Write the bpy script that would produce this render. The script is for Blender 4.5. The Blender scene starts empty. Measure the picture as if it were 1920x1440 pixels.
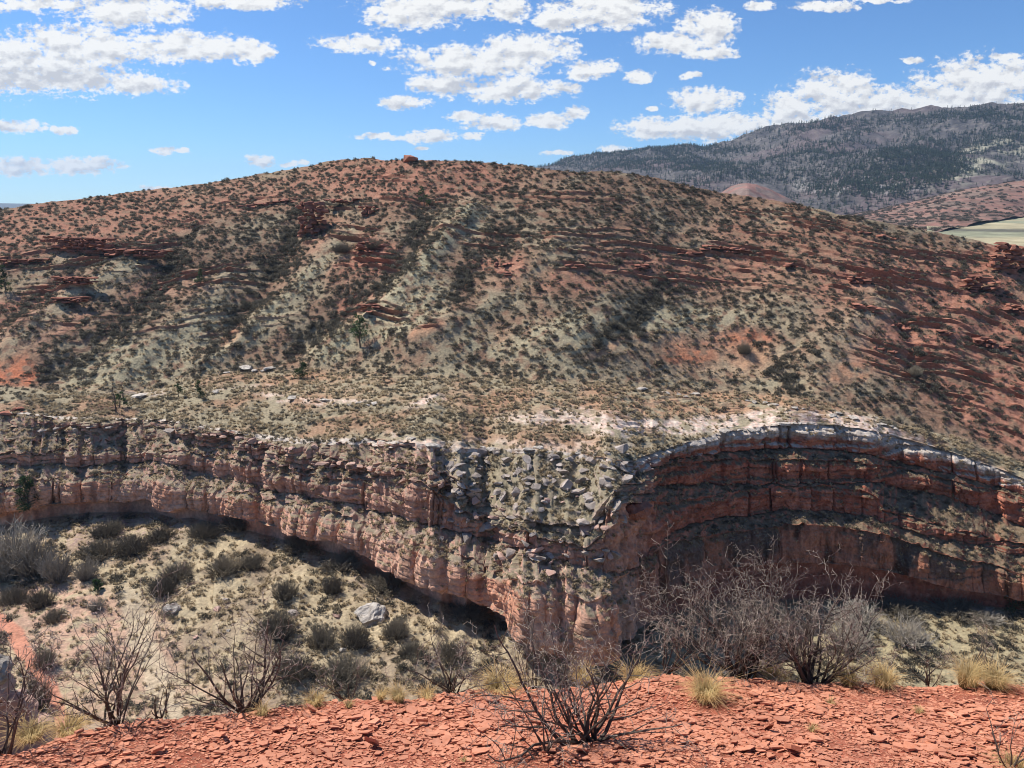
import bpy, bmesh, math, random
import numpy as np
from mathutils import Vector

R = math.radians
random.seed(7)
RNG = np.random.default_rng(11)
SC = bpy.context.scene
COL = SC.collection

# ------------------------------------------------------------------ camera
F = 1450.0                      # focal length in photograph pixels (1920 wide)
TH = R(13.0)
CT, ST = math.cos(TH), math.sin(TH)
cam_d = bpy.data.cameras.new("camera")
cam_d.sensor_width = 36.0
cam_d.lens = 36.0 * F / 1920.0
cam_d.clip_start = 0.05
cam_d.clip_end = 60000.0
cam = bpy.data.objects.new("camera", cam_d)
cam.location = (0, 0, 0)
cam.rotation_euler = (R(90) - TH, 0, 0)
COL.objects.link(cam)
SC.camera = cam

# ------------------------------------------------------------------ light, sky, exposure
SUN_EL, SUN_AZ = 53.0, -61.0    # azimuth: degrees from +Y (view direction) towards +X
SUN_STRENGTH = 5.0
SKY_STRENGTH = 0.12
SC.view_settings.view_transform = 'Standard'
SC.view_settings.look = 'None'
SC.view_settings.exposure = 0.36
SC.view_settings.gamma = 1.0
SC.view_settings.use_curve_mapping = False
SC.cycles.max_bounces = 5
SC.cycles.diffuse_bounces = 3
SC.cycles.glossy_bounces = 1
SC.cycles.transmission_bounces = 2
SC.cycles.volume_bounces = 0
SC.cycles.transparent_max_bounces = 4
SC.cycles.use_denoising = True
SC.cycles.denoiser = 'OPENIMAGEDENOISE'
SC.cycles.denoising_input_passes = 'RGB_ALBEDO_NORMAL'
SC.cycles.denoising_prefilter = 'ACCURATE'
SC.cycles.filter_width = 1.0

sd = bpy.data.lights.new("sun", 'SUN')
sd.energy = SUN_STRENGTH
sd.angle = R(0.5)
sd.color = (1.0, 0.955, 0.89)
sun = bpy.data.objects.new("sun", sd)
COL.objects.link(sun)
sv = Vector((math.sin(R(SUN_AZ)) * math.cos(R(SUN_EL)), math.cos(R(SUN_AZ)) * math.cos(R(SUN_EL)), math.sin(R(SUN_EL))))
sun.rotation_euler = sv.to_track_quat('Z', 'Y').to_euler()
sun.location = (0, 0, 60)


def nd(nt, kind, **kw):
    n = nt.nodes.new(kind)
    for k, v in kw.items():
        setattr(n, k, v)
    return n


def mth(nt, op, a, b=None, clamp=False):
    n = nd(nt, 'ShaderNodeMath', operation=op)
    n.use_clamp = clamp
    for i, v in enumerate((a, b)):
        if v is None:
            continue
        if isinstance(v, (int, float)):
            n.inputs[i].default_value = v
        else:
            nt.links.new(v, n.inputs[i])
    return n.outputs[0]


def vmth(nt, op, a, b=None):
    n = nd(nt, 'ShaderNodeVectorMath', operation=op)
    for i, v in enumerate((a, b)):
        if v is None:
            continue
        if isinstance(v, tuple):
            n.inputs[i].default_value = v
        else:
            nt.links.new(v, n.inputs[i])
    return n.outputs['Value'] if op in ('LENGTH', 'DOT_PRODUCT') else n.outputs['Vector']


def mrange(nt, v, a, b, c=0.0, d=1.0, smooth=False):
    n = nd(nt, 'ShaderNodeMapRange')
    if smooth:
        n.interpolation_type = 'SMOOTHSTEP'
    nt.links.new(v, n.inputs['Value'])
    for k, x in zip(('From Min', 'From Max', 'To Min', 'To Max'), (a, b, c, d)):
        n.inputs[k].default_value = x
    return n.outputs['Result']


def mixc(nt, f, a, b, mode='MIX'):
    n = nd(nt, 'ShaderNodeMix', data_type='RGBA', blend_type=mode)
    for s, v in ((n.inputs['Factor'], f), (n.inputs[6], a), (n.inputs[7], b)):
        if isinstance(v, (int, float)):
            s.default_value = v
        elif isinstance(v, tuple):
            s.default_value = (*v, 1.0) if len(v) == 3 else v
        else:
            nt.links.new(v, s)
    return n.outputs[2]


def noise(nt, vec, scale, detail=4.0, rough=0.55, dims='3D'):
    n = nd(nt, 'ShaderNodeTexNoise', noise_dimensions=dims)
    nt.links.new(vec, n.inputs['Vector'])
    n.inputs['Scale'].default_value = scale
    n.inputs['Detail'].default_value = detail
    n.inputs['Roughness'].default_value = rough
    return n.outputs['Fac']


def dir_of(px, py):
    u = (px - 960.0) / F
    v = (720.0 - py) / F
    return u, CT + v * ST, -ST + v * CT


# clouds: px, py, half width, half height in the photograph, turned into tangents of azimuth and elevation
CLOUDS = [(40, 120, 210, 62), (150, 88, 190, 42), (340, 88, 150, 30), (455, 92, 55, 26), (500, 100, 22, 10), (100, 148, 190, 26), (260, 162, 76, 18),
          (235, 18, 130, 34), (90, 8, 110, 14), (460, 4, 110, 16),
          (770, 20, 105, 38), (675, 80, 80, 18), (870, 5, 110, 30), (950, 15, 50, 30), (1130, 18, 125, 40), (1060, 40, 60, 20),
          (900, 115, 160, 34), (990, 92, 90, 30), (830, 160, 72, 22), (960, 168, 104, 26), (1060, 165, 30, 12),
          (748, 195, 50, 13), (1110, 130, 50, 20), (1197, 143, 30, 15), (1270, 82, 90, 20), (1330, 52, 62, 34), (1330, 100, 46, 14),
          (1300, 143, 20, 7), (1322, 188, 68, 28), (1290, 242, 130, 26), (1350, 232, 70, 20), (1150, 278, 28, 7), (1035, 226, 50, 14), (1085, 213, 28, 14),
          (925, 231, 66, 17), (868, 218, 34, 10), (815, 256, 52, 15), (715, 258, 48, 8), (790, 277, 17, 4), (886, 256, 22, 8),
          (1040, 287, 30, 6), (1560, 172, 90, 40), (1490, 205, 60, 40), (1640, 195, 180, 34), (1850, 150, 130, 46), (1770, 190, 220, 34), (1500, 232, 150, 30),
          (1720, 225, 260, 34), (1705, 116, 22, 7), (1880, 105, 34, 7), (1430, 10, 26, 11), (1545, 12, 66, 11), (1650, 2, 50, 5),
          (30, 237, 58, 13), (122, 242, 24, 8), (40, 315, 54, 19), (150, 311, 76, 17), (303, 283, 26, 8), (345, 284, 18, 6),
          (490, 302, 28, 12), (552, 306, 20, 6), (705, 118, 12, 6), (1222, 205, 16, 6), (300, 354, 30, 6),
          (-260, 60, 200, 50), (-420, 210, 160, 30), (2150, 40, 160, 40), (2300, 170, 200, 40), (600, -180, 260, 60), (1400, -160, 300, 60)]
GREYS = [(80, 146, 230, 26, .75), (250, 120, 150, 14, .3), (890, 140, 130, 14, .45), (880, 158, 60, 14, .8), (1130, 38, 120, 12, .5), (800, 35, 90, 12, .4),
         (1330, 202, 60, 9, .5), (1290, 256, 110, 8, .35), (1640, 196, 170, 8, .45), (1800, 205, 200, 9, .4), (40, 325, 45, 9, .6), (160, 320, 55, 6, .5),
         (960, 180, 90, 9, .4), (1500, 238, 120, 8, .3), (490, 309, 20, 5, .4), (815, 265, 40, 5, .4)]

world = bpy.data.worlds.new("World")
SC.world = world
world.use_nodes = True
wn = world.node_tree
wn.nodes.clear()
wout = nd(wn, 'ShaderNodeOutputWorld')
bg = nd(wn, 'ShaderNodeBackground')
wn.links.new(bg.outputs[0], wout.inputs[0])
bg.inputs[1].default_value = SKY_STRENGTH
sky = nd(wn, 'ShaderNodeTexSky', sky_type='NISHITA')
sky.sun_disc = False
sky.sun_elevation = R(SUN_EL)
sky.sun_rotation = R(SUN_AZ)
sky.altitude = 1800.0
sky.air_density = 1.0
sky.dust_density = 0.15
sky.ozone_density = 3.5
tc = nd(wn, 'ShaderNodeTexCoord')
sep = nd(wn, 'ShaderNodeSeparateXYZ')
wn.links.new(tc.outputs['Generated'], sep.inputs[0])
ysafe = mth(wn, 'MAXIMUM', sep.outputs[1], 0.02)
comb = nd(wn, 'ShaderNodeCombineXYZ')
wn.links.new(mth(wn, 'DIVIDE', sep.outputs[0], ysafe), comb.inputs[0])
wn.links.new(mth(wn, 'DIVIDE', sep.outputs[2], ysafe), comb.inputs[2])
P0 = comb.outputs[0]
warpn = nd(wn, 'ShaderNodeTexNoise')
wn.links.new(P0, warpn.inputs['Vector'])
warpn.inputs['Scale'].default_value = 26.0
warpn.inputs['Detail'].default_value = 3.0
wv = vmth(wn, 'SUBTRACT', warpn.outputs['Color'], (0.5, 0.5, 0.5))
wv = vmth(wn, 'MULTIPLY', wv, (0.045, 0.0, 0.014))
PW = vmth(wn, 'ADD', P0, wv)


GREYS += [(c[0], c[1] + .5 * c[3], .82 * c[2], .42 * c[3], .42) for c in CLOUDS if 11 < c[3] < 60 and 0 < c[1]]


def ell(lst, P, flat=True):
    acc = None
    for c in lst:
        x0, y0, z0 = dir_of(c[0], c[1])
        cx, cz = x0 / y0, z0 / y0
        xa, ya, za = dir_of(c[0] + c[2], c[1])
        xb, yb, zb = dir_of(c[0], c[1] - c[3])
        rx, rz = abs(xa / ya - cx), abs(zb / yb - cz)
        d = vmth(wn, 'SUBTRACT', P, (cx, 0.0, cz))
        d = vmth(wn, 'MULTIPLY', d, (1.0 / rx, 0.0, 1.0 / rz))
        q = vmth(wn, 'DOT_PRODUCT', d, d)
        v = mth(wn, 'SUBTRACT', 1.0, q)
        if len(c) > 4:
            v = mth(wn, 'MULTIPLY', v, c[4])
        acc = v if acc is None else mth(wn, 'MAXIMUM', acc, v)
    return acc


Fd = ell(CLOUDS, PW)
stretch = vmth(wn, 'MULTIPLY', P0, (1.0, 1.0, 1.7))
n1 = noise(wn, stretch, 34.0, 7.0, 0.58)
stretch2 = vmth(wn, 'ADD', stretch, (-0.0035, 0.0, 0.011))
n2 = noise(wn, stretch2, 34.0, 5.0, 0.52)
fld = mth(wn, 'ADD', Fd, mth(wn, 'MULTIPLY', mth(wn, 'SUBTRACT', n1, 0.5), 3.2))
n4 = noise(wn, stretch, 130.0, 4.0, 0.6)
fld = mth(wn, 'ADD', fld, mth(wn, 'MULTIPLY', mth(wn, 'SUBTRACT', n4, 0.5), 3.2))
alpha = mrange(wn, fld, -0.30, 0.65, 0.0, 1.0, True)
front = mrange(wn, sep.outputs[1], 0.3, 0.45)
alpha = mth(wn, 'MULTIPLY', alpha, front)
# clouds of the same kind carry on outside the picture
zsafe = mth(wn, 'MAXIMUM', sep.outputs[2], 0.05)
comb2 = nd(wn, 'ShaderNodeCombineXYZ')
wn.links.new(mth(wn, 'DIVIDE', sep.outputs[0], zsafe), comb2.inputs[0])
wn.links.new(mth(wn, 'DIVIDE', sep.outputs[1], zsafe), comb2.inputs[1])
n3 = noise(wn, comb2.outputs[0], 1.1, 6.0, 0.55)
a2 = mrange(wn, n3, 0.60, 0.68, 0.0, 0.9, True)
eo = mrange(wn, mth(wn, 'DIVIDE', sep.outputs[2], mth(wn, 'MAXIMUM', mth(wn, 'ABSOLUTE', sep.outputs[1]), 0.02)), 0.27, 0.36)
a2 = mth(wn, 'MULTIPLY', a2, eo)
relief = mth(wn, 'MULTIPLY', mth(wn, 'SUBTRACT', n1, n2), 3.2)
Gd = mth(wn, 'MULTIPLY', ell(GREYS, PW), 1.15)
gfac = mth(wn, 'MAXIMUM', mth(wn, 'ADD', Gd, 0.0), 0.0)
lum = mth(wn, 'ADD', mth(wn, 'SUBTRACT', 0.98, mth(wn, 'MULTIPLY', gfac, 0.75)), relief)
lum = mrange(wn, lum, 0.35, 1.0, 0.42, 1.0)
ccol = mixc(wn, lum, (0.34, 0.36, 0.44), (0.98, 0.98, 0.97))
K = 1.0 / SKY_STRENGTH
cscale = nd(wn, 'ShaderNodeVectorMath', operation='SCALE')
wn.links.new(ccol, cscale.inputs[0])
cscale.inputs['Scale'].default_value = K * 0.78
skyc = mixc(wn, 1.0, sky.outputs[0], (0.51, 0.72, 0.92), 'MULTIPLY')
m1 = mixc(wn, alpha, skyc, cscale.outputs[0])
m2 = mixc(wn, a2, m1, (0.6 * K, 0.62 * K, 0.66 * K))
wn.links.new(m2, bg.inputs[0])


# ------------------------------------------------------------------ numeric helpers
def e_of(py):
    v = (720.0 - np.asarray(py, float)) / F
    return (-ST + v * CT) / (CT + v * ST)


def pix(px, py, D):
    u = (np.asarray(px, float) - 960.0) / F
    v = (720.0 - np.asarray(py, float)) / F
    y = CT + v * ST
    t = D / y
    return np.stack(np.broadcast_arrays(u * t, D + 0 * t, (-ST + v * CT) * t), -1)


def proj(P):
    x, y, z = P[..., 0], P[..., 1], P[..., 2]
    f = y * CT - z * ST
    up = y * ST + z * CT
    return 960 + F * x / f, 720 - F * up / f


_perm = np.random.default_rng(3).permutation(256).astype(np.int32)
_perm = np.concatenate([_perm, _perm, _perm])
_g = np.random.default_rng(5).normal(size=(256, 3)).astype(np.float32)
_g /= np.linalg.norm(_g, axis=1, keepdims=True)


def perlin(p):
    p = np.asarray(p, np.float32)
    i = np.floor(p).astype(np.int32)
    f = p - i
    i &= 255
    w = f * f * f * (f * (f * 6 - 15) + 10)
    out = 0
    for dx in (0, 1):
        wx = w[..., 0] if dx else 1 - w[..., 0]
        a = _perm[i[..., 0] + dx]
        for dy in (0, 1):
            wy = w[..., 1] if dy else 1 - w[..., 1]
            b = _perm[a + i[..., 1] + dy]
            for dz in (0, 1):
                wz = w[..., 2] if dz else 1 - w[..., 2]
                g = _g[_perm[b + i[..., 2] + dz]]
                d = g[..., 0] * (f[..., 0] - dx) + g[..., 1] * (f[..., 1] - dy) + g[..., 2] * (f[..., 2] - dz)
                out = out + wx * wy * wz * d
    return out * 1.5


def fbm(P, scale, octaves=4, gain=0.5, off=0.0, stretch=(1, 1, 1)):
    q = P * (np.array(stretch, np.float32) / scale) + off
    a, out = 1.0, 0
    for _ in range(octaves):
        out = out + a * perlin(q)
        q = q * 2.03 + 17.3
        a *= gain
    return out


def hash1(i, seed=0):
    i = np.asarray(i, np.int64) * 2654435761 + seed * 97531
    i = (i ^ (i >> 13)) * 1274126177
    i = i ^ (i >> 16)
    return (i & 65535) / 65535.0


def sstep(a, b, x):
    t = np.clip((x - a) / (b - a), 0, 1)
    return t * t * (3 - 2 * t)


def pl(pts, x):
    a = np.array(pts, float)
    return np.interp(x, a[:, 0], a[:, 1])


def smooth1(a, n):
    k = np.hanning(n + 2)[1:-1]
    k /= k.sum()
    return np.convolve(np.pad(a, n // 2, mode='edge'), k, mode='same')[n // 2: n // 2 + len(a)]


def blobs(lst, X, Y):
    out = np.zeros(X.shape)
    for b in lst:
        cx, cy, rx, ry = b[:4]
        ang = R(b[4]) if len(b) > 4 else 0
        s = b[5] if len(b) > 5 else 1
        dx, dy = X - cx, Y - cy
        c, q = math.cos(ang), math.sin(ang)
        d = np.sqrt(((dx * c + dy * q) / rx) ** 2 + ((-dx * q + dy * c) / ry) ** 2)
        out = np.maximum(out, s * sstep(1.35, 0.65, d))
    return out


def segdist(poly, X, Y):
    best = np.full(X.shape, 1e9)
    for (x0, y0), (x1, y1) in zip(poly[:-1], poly[1:]):
        dx, dy = x1 - x0, y1 - y0
        t = np.clip(((X - x0) * dx + (Y - y0) * dy) / (dx * dx + dy * dy), 0, 1)
        best = np.minimum(best, np.hypot(X - x0 - t * dx, Y - y0 - t * dy))
    return best


# ------------------------------------------------------------------ object helpers
def tag(o, label=None, cat=None, group=None, kind=None):
    if label:
        o['label'] = label
    if cat:
        o['category'] = cat
    if group:
        o['group'] = group
    if kind:
        o['kind'] = kind
    return o


def mesh_np(name, V, Fc, mats=(), colors=None, smooth=False, extra=None):
    """V (n,3), Fc (m,k) arrays"""
    me = bpy.data.meshes.new(name)
    V = np.asarray(V, np.float32)
    Fc = np.asarray(Fc, np.int32)
    k = Fc.shape[1]
    me.vertices.add(len(V))
    me.vertices.foreach_set('co', V.ravel())
    me.loops.add(Fc.size)
    me.loops.foreach_set('vertex_index', Fc.ravel())
    me.polygons.add(len(Fc))
    me.polygons.foreach_set('loop_start', np.arange(len(Fc), dtype=np.int32) * k)
    me.update(calc_edges=True)
    if smooth:
        me.polygons.foreach_set('use_smooth', np.ones(len(Fc), bool))
    else:
        me.polygons.foreach_set('use_smooth', np.zeros(len(Fc), bool))
    if colors is not None:
        ca = me.color_attributes.new('Col', 'FLOAT_COLOR', 'POINT')
        c4 = np.ones((len(V), 4), np.float32)
        c4[:, :3] = colors
        ca.data.foreach_set('color', c4.ravel())
    for kk, arr in (extra or {}).items():
        a = me.attributes.new(kk, 'FLOAT', 'POINT')
        a.data.foreach_set('value', np.asarray(arr, np.float32).ravel())
    for m in mats:
        me.materials.append(m)
    return me


def obj_of(name, me, parent=None):
    o = bpy.data.objects.new(name, me)
    COL.objects.link(o)
    if parent is not None:
        o.parent = parent
    return o


def grid_faces(nr, nc, r0=0, r1=None, c0=0, c1=None):
    r1 = nr - 1 if r1 is None else r1
    c1 = nc - 1 if c1 is None else c1
    r = np.arange(r0, r1)[:, None]
    c = np.arange(c0, c1)[None, :]
    a = r * nc + c
    return np.stack([a, a + nc, a + nc + 1, a + 1], -1).reshape(-1, 4)


# ------------------------------------------------------------------ materials
def principled(name, rough=0.9, spec=0.15):
    m = bpy.data.materials.new(name)
    m.use_nodes = True
    nt = m.node_tree
    b = nt.nodes['Principled BSDF']
    b.inputs['Roughness'].default_value = rough
    b.inputs['Specular IOR Level'].default_value = spec
    return m, nt, b


def terrain_mat(name, fine, bump=0.25, speck=0.0, grain=6.0):
    m, nt, b = principled(name, 0.95, 0.08)
    at = nd(nt, 'ShaderNodeAttribute', attribute_name='Col')
    g = nd(nt, 'ShaderNodeNewGeometry')
    pos = g.outputs['Position']
    n = noise(nt, pos, fine, 4.0, 0.65)
    f = mrange(nt, n, 0.3, 0.7, 0.66, 1.32)
    col = vmth(nt, 'MULTIPLY', at.outputs['Color'], (1, 1, 1))
    sc = nd(nt, 'ShaderNodeVectorMath', operation='SCALE')
    nt.links.new(col, sc.inputs[0])
    nt.links.new(f, sc.inputs['Scale'])
    out = sc.outputs[0]
    n2_ = noise(nt, pos, grain, 2.0, 0.5)
    hs = mixc(nt, mrange(nt, n2_, 0.55, 0.75, 0.0, 0.35), out, (0.30, 0.27, 0.20))
    nt.links.new(hs, b.inputs['Base Color'])
    bp = nd(nt, 'ShaderNodeBump')
    bp.inputs['Strength'].default_value = 0.7
    bp.inputs['Distance'].default_value = bump
    nt.links.new(noise(nt, pos, fine * 0.8, 5.0, 0.7), bp.inputs['Height'])
    nt.links.new(bp.outputs[0], b.inputs['Normal'])
    return m


M_HILL = terrain_mat('hill_soil', 2.6, 0.22)
M_CLIFF = terrain_mat('sandstone', 1.7, 0.25, grain=2.0)
M_FLOOR = terrain_mat('canyon_soil', 2.2, 0.2)
M_FAR = terrain_mat('far_slope', 0.05, 2.0, grain=0.12)


def twig_mat(name, dark, pale, var=0.25):
    m, nt, b = principled(name, 0.85, 0.2)
    at = nd(nt, 'ShaderNodeAttribute', attribute_name='tip')
    oi = nd(nt, 'ShaderNodeObjectInfo')
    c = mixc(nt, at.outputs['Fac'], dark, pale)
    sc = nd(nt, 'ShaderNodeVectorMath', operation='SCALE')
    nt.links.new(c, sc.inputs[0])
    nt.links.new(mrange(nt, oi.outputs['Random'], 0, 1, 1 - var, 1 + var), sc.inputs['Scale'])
    nt.links.new(sc.outputs[0], b.inputs['Base Color'])
    return m


def leafy_mat(name, dark, pale, var=0.25, tl=0.4):
    m = twig_mat(name, dark, pale, var)
    nt = m.node_tree
    b = nt.nodes['Principled BSDF']
    src = b.inputs['Base Color'].links[0].from_socket
    tr = nd(nt, 'ShaderNodeBsdfTranslucent')
    nt.links.new(src, tr.inputs['Color'])
    mx = nd(nt, 'ShaderNodeMixShader')
    mx.inputs[0].default_value = tl
    nt.links.new(b.outputs[0], mx.inputs[1]); nt.links.new(tr.outputs[0], mx.inputs[2])
    nt.links.new(mx.outputs[0], nt.nodes['Material Output'].inputs['Surface'])
    return m


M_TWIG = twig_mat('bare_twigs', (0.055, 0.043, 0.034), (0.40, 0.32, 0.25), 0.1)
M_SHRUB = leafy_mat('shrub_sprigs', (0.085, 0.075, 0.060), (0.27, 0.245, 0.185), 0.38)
M_GREYTWIG = twig_mat('grey_thicket', (0.15, 0.125, 0.10), (0.38, 0.335, 0.27), 0.2)
M_PINE = leafy_mat('pine_needles', (0.025, 0.050, 0.022), (0.080, 0.125, 0.052), 0.3)
M_FARPINE = twig_mat('far_needles', (0.018, 0.030, 0.020), (0.05, 0.07, 0.042), 0.35)
M_BRUSH = leafy_mat('brush_sprigs', (0.115, 0.098, 0.075), (0.32, 0.275, 0.205), 0.25)
M_STRAW = leafy_mat('straw_blades', (0.20, 0.15, 0.06), (0.95, 0.74, 0.38), 0.12, .6)
M_TUFT = leafy_mat('dry_tufts', (0.27, 0.21, 0.13), (0.60, 0.48, 0.31), 0.25)
M_BARK = twig_mat('pine_bark', (0.10, 0.07, 0.05), (0.16, 0.12, 0.10), 0.1)


def rock_mat(name, ca, cb, scale=3.0, bump=0.05, var=0.2):
    m, nt, b = principled(name, 0.93, 0.12)
    tcn = nd(nt, 'ShaderNodeTexCoord')
    oi = nd(nt, 'ShaderNodeObjectInfo')
    addv = nd(nt, 'ShaderNodeVectorMath', operation='ADD')
    nt.links.new(tcn.outputs['Object'], addv.inputs[0])
    nt.links.new(oi.outputs['Random'], addv.inputs[1])
    n = noise(nt, addv.outputs[0], scale, 6.0, 0.65)
    c = mixc(nt, mrange(nt, n, 0.3, 0.7), ca, cb)
    sc = nd(nt, 'ShaderNodeVectorMath', operation='SCALE')
    nt.links.new(c, sc.inputs[0])
    nt.links.new(mrange(nt, oi.outputs['Random'], 0, 1, 1 - var, 1 + var), sc.inputs['Scale'])
    nt.links.new(sc.outputs[0], b.inputs['Base Color'])
    bp = nd(nt, 'ShaderNodeBump')
    bp.inputs['Distance'].default_value = bump
    nt.links.new(noise(nt, addv.outputs[0], scale * 3, 5.0, 0.7), bp.inputs['Height'])
    nt.links.new(bp.outputs[0], b.inputs['Normal'])
    return m


M_GREYROCK = rock_mat('grey_slab_rock', (0.24, 0.19, 0.16), (0.44, 0.38, 0.33), 1.2, 0.06)
M_PINKROCK = rock_mat('pink_slab_rock', (0.42, 0.25, 0.19), (0.52, 0.36, 0.29), 1.0, 0.03)
M_REDROCK = rock_mat('red_ledge_rock', (0.20, 0.075, 0.05), (0.38, 0.17, 0.115), 0.9, 0.08)
M_WHITEROCK = rock_mat('lichen_rock', (0.27, 0.225, 0.185), (0.74, 0.67, 0.58), 2.6, 0.22)

# ================================================================== THE MAIN TERRAIN SHEET
# levels: 0 behind ridge, 1 skyline, 2-4 hill, 5 foot, 6 bench, 7 rim, 8 cap bottom, 9 T1 top, 10 T1 bottom, 11 T2 top, 12 T2 bottom,
# 13 T3 top, 14 lip, 15 undercut, 16 talus top, 17 slope mid, 18 floor, 19 near foot
SKY_L = [(-700, 600), (-300, 462), (0, 394), (100, 377), (200, 365), (320, 352), (450, 334), (520, 322), (600, 304), (622, 298), (700, 297), (780, 301), (900, 305),
         (980, 310), (1040, 318), (1100, 321), (1150, 320), (1200, 328), (1250, 341), (1330, 356), (1400, 368), (1500, 384), (1560, 397), (1640, 415), (1700, 428), (1780, 442),
         (1850, 456), (1920, 474), (2200, 560), (2600, 700)]
FOOT_L = [(-700, 790), (-300, 735), (0, 722), (150, 735), (300, 728), (420, 700), (560, 690), (700, 700), (960, 712), (1200, 728), (1400, 738), (1520, 748),
          (1640, 775), (1760, 812), (1920, 868), (2250, 975), (2700, 1130)]
# px upper, px middle, px lower | rim capb T1t T1b T2t T2b T3t lip | D lip | T2 steepness | talus-top py | slope-mid py
ST_T = [
    (-700, -700, -700, 830, 845, 860, 880, 900, 930, 945, 990, 125, 5, 1010, 1130),
    (-300, -300, -300, 790, 802, 815, 835, 855, 880, 905, 950, 124, 5, 975, 1120),
    (0, 0, 0, 772, 782, 800, 822, 850, 872, 912, 962, 118, 5, 985, 1100),
    (40, 40, 40, 772, 782, 800, 824, 850, 880, 905, 950, 119, 5, 978, 1100),
    (90, 90, 90, 780, 792, 800, 828, 848, 872, 896, 942, 120, 5, 970, 1100),
    (150, 150, 150, 782, 796, 800, 828, 845, 871, 892, 939, 121, 6, 962, 1100),
    (225, 225, 225, 784, 794, 800, 824, 844, 866, 888, 934, 122, 6, 960, 1100),
    (290, 290, 290, 786, 794, 802, 822, 843, 862, 886, 930, 122, 6, 962, 1110),
    (315, 315, 315, 788, 796, 803, 824, 846, 866, 892, 958, 117, 6, 975, 1110),
    (345, 345, 345, 792, 802, 808, 828, 850, 880, 905, 945, 118, 6, 970, 1115),
    (430, 430, 430, 806, 819, 822, 843, 856, 897, 920, 962, 115, 6, 990, 1130),
    (550, 550, 550, 822, 841, 848, 872, 890, 926, 941, 993, 109, 6, 1022, 1160),
    (640, 640, 640, 822, 840, 862, 882, 898, 940, 962, 1014, 104, 6, 1046, 1180),
    (700, 700, 700, 823, 842, 868, 890, 905, 955, 985, 1040, 101, 6, 1076, 1200),
    (790, 790, 790, 832, 848, 870, 896, 905, 982, 1018, 1090, 94, 7, 1120, 1220),
    (850, 850, 850, 840, 848, 900, 930, 945, 1000, 1035, 1105, 92.5, 6, 1138, 1230),
    (900, 900, 900, 842, 847, 935, 961, 972, 1012, 1055, 1121, 91.5, 5, 1152, 1240),
    (955, 955, 955, 842, 847, 973, 988, 995, 1028, 1080, 1150, 88, 4, 1176, 1250),
    (975, 975, 972, 843, 848, 976, 991, 998, 1030, 1090, 1195, 85.5, 4, 1215, 1262),
    (1040, 1040, 1040, 846, 852, 982, 1002, 1014, 1050, 1105, 1215, 84, 4, 1232, 1270),
    (1100, 1105, 1105, 853, 860, 985, 1010, 1028, 1074, 1130, 1235, 83, 4, 1250, 1285),
    (1150, 1165, 1138, 862, 872, 905, 925, 940, 1075, 1112, 1235, 85, 5, 1250, 1285),
    (1185, 1207, 1152, 868, 898, 905, 928, 940, 1072, 1090, 1200, 92, 6, 1225, 1280),
    (1210, 1222, 1190, 855, 878, 884, 918, 942, 1045, 1055, 1160, 98, 6, 1195, 1275),
    (1250, 1250, 1250, 841, 866, 870, 912, 946, 1004, 1018, 1125, 103, 6, 1165, 1270),
    (1350, 1350, 1350, 811, 849, 862, 909, 927, 972, 1004, 1066, 112, 7, 1130, 1250),
    (1430, 1430, 1430, 800, 845, 862, 909, 918, 964, 992, 1058, 114, 7, 1130, 1240),
    (1500, 1500, 1500, 794, 841, 862, 909, 913, 957, 985, 1055, 114, 8, 1126, 1230),
    (1570, 1570, 1570, 798, 846, 864, 906, 914, 960, 988, 1058, 114, 8, 1126, 1220),
    (1638, 1638, 1638, 808, 856, 871, 905, 925, 972, 1000, 1066, 113, 8, 1128, 1210),
    (1655, 1655, 1655, 812, 860, 873, 907, 960, 980, 1003, 1070, 113, 3.0, 1128, 1205),
    (1700, 1700, 1700, 824, 870, 880, 915, 965, 990, 1015, 1078, 112.3, 3.5, 1128, 1200),
    (1780, 1780, 1780, 847, 890, 901, 935, 990, 1015, 1047, 1104, 111, 3.5, 1134, 1190),
    (1860, 1860, 1860, 874, 908, 919, 962, 1008, 1030, 1060, 1114, 110.3, 3.5, 1138, 1180),
    (1920, 1920, 1920, 898, 927, 939, 987, 1022, 1044, 1077, 1126, 109.5, 3.5, 1142, 1175),
    (2250, 2250, 2250, 1010, 1030, 1045, 1100, 1120, 1150, 1180, 1240, 94, 1.2, 1255, 1290),
    (2700, 2700, 2700, 1180, 1200, 1215, 1270, 1290, 1320, 1350, 1410, 82, 1.2, 1425, 1450),
]
stt = np.array(ST_T, float)
# column parameter: dense inside the frame, coarse outside
plen = np.hypot(np.diff(stt[:, 2]), np.diff(stt[:, 12]) * 5)
s_st = np.concatenate([[0], np.cumsum(np.maximum(plen, np.diff(stt[:, 0])))])
cols = []
for k in range(len(stt) - 1):
    L = s_st[k + 1] - s_st[k]
    outside = stt[k + 1, 0] <= -250 or stt[k, 0] >= 2000
    step = 9.0 if outside else (4.0 if (stt[k + 1, 0] <= 1 or stt[k, 0] >= 1915) else 1.95)
    cols.append(np.linspace(s_st[k], s_st[k + 1], max(2, int(L / step)), endpoint=False))
S = np.concatenate(cols + [[s_st[-1]]])
NC = len(S)


def stc(j, n=25):
    return smooth1(np.interp(S, s_st, stt[:, j]), n)


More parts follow.
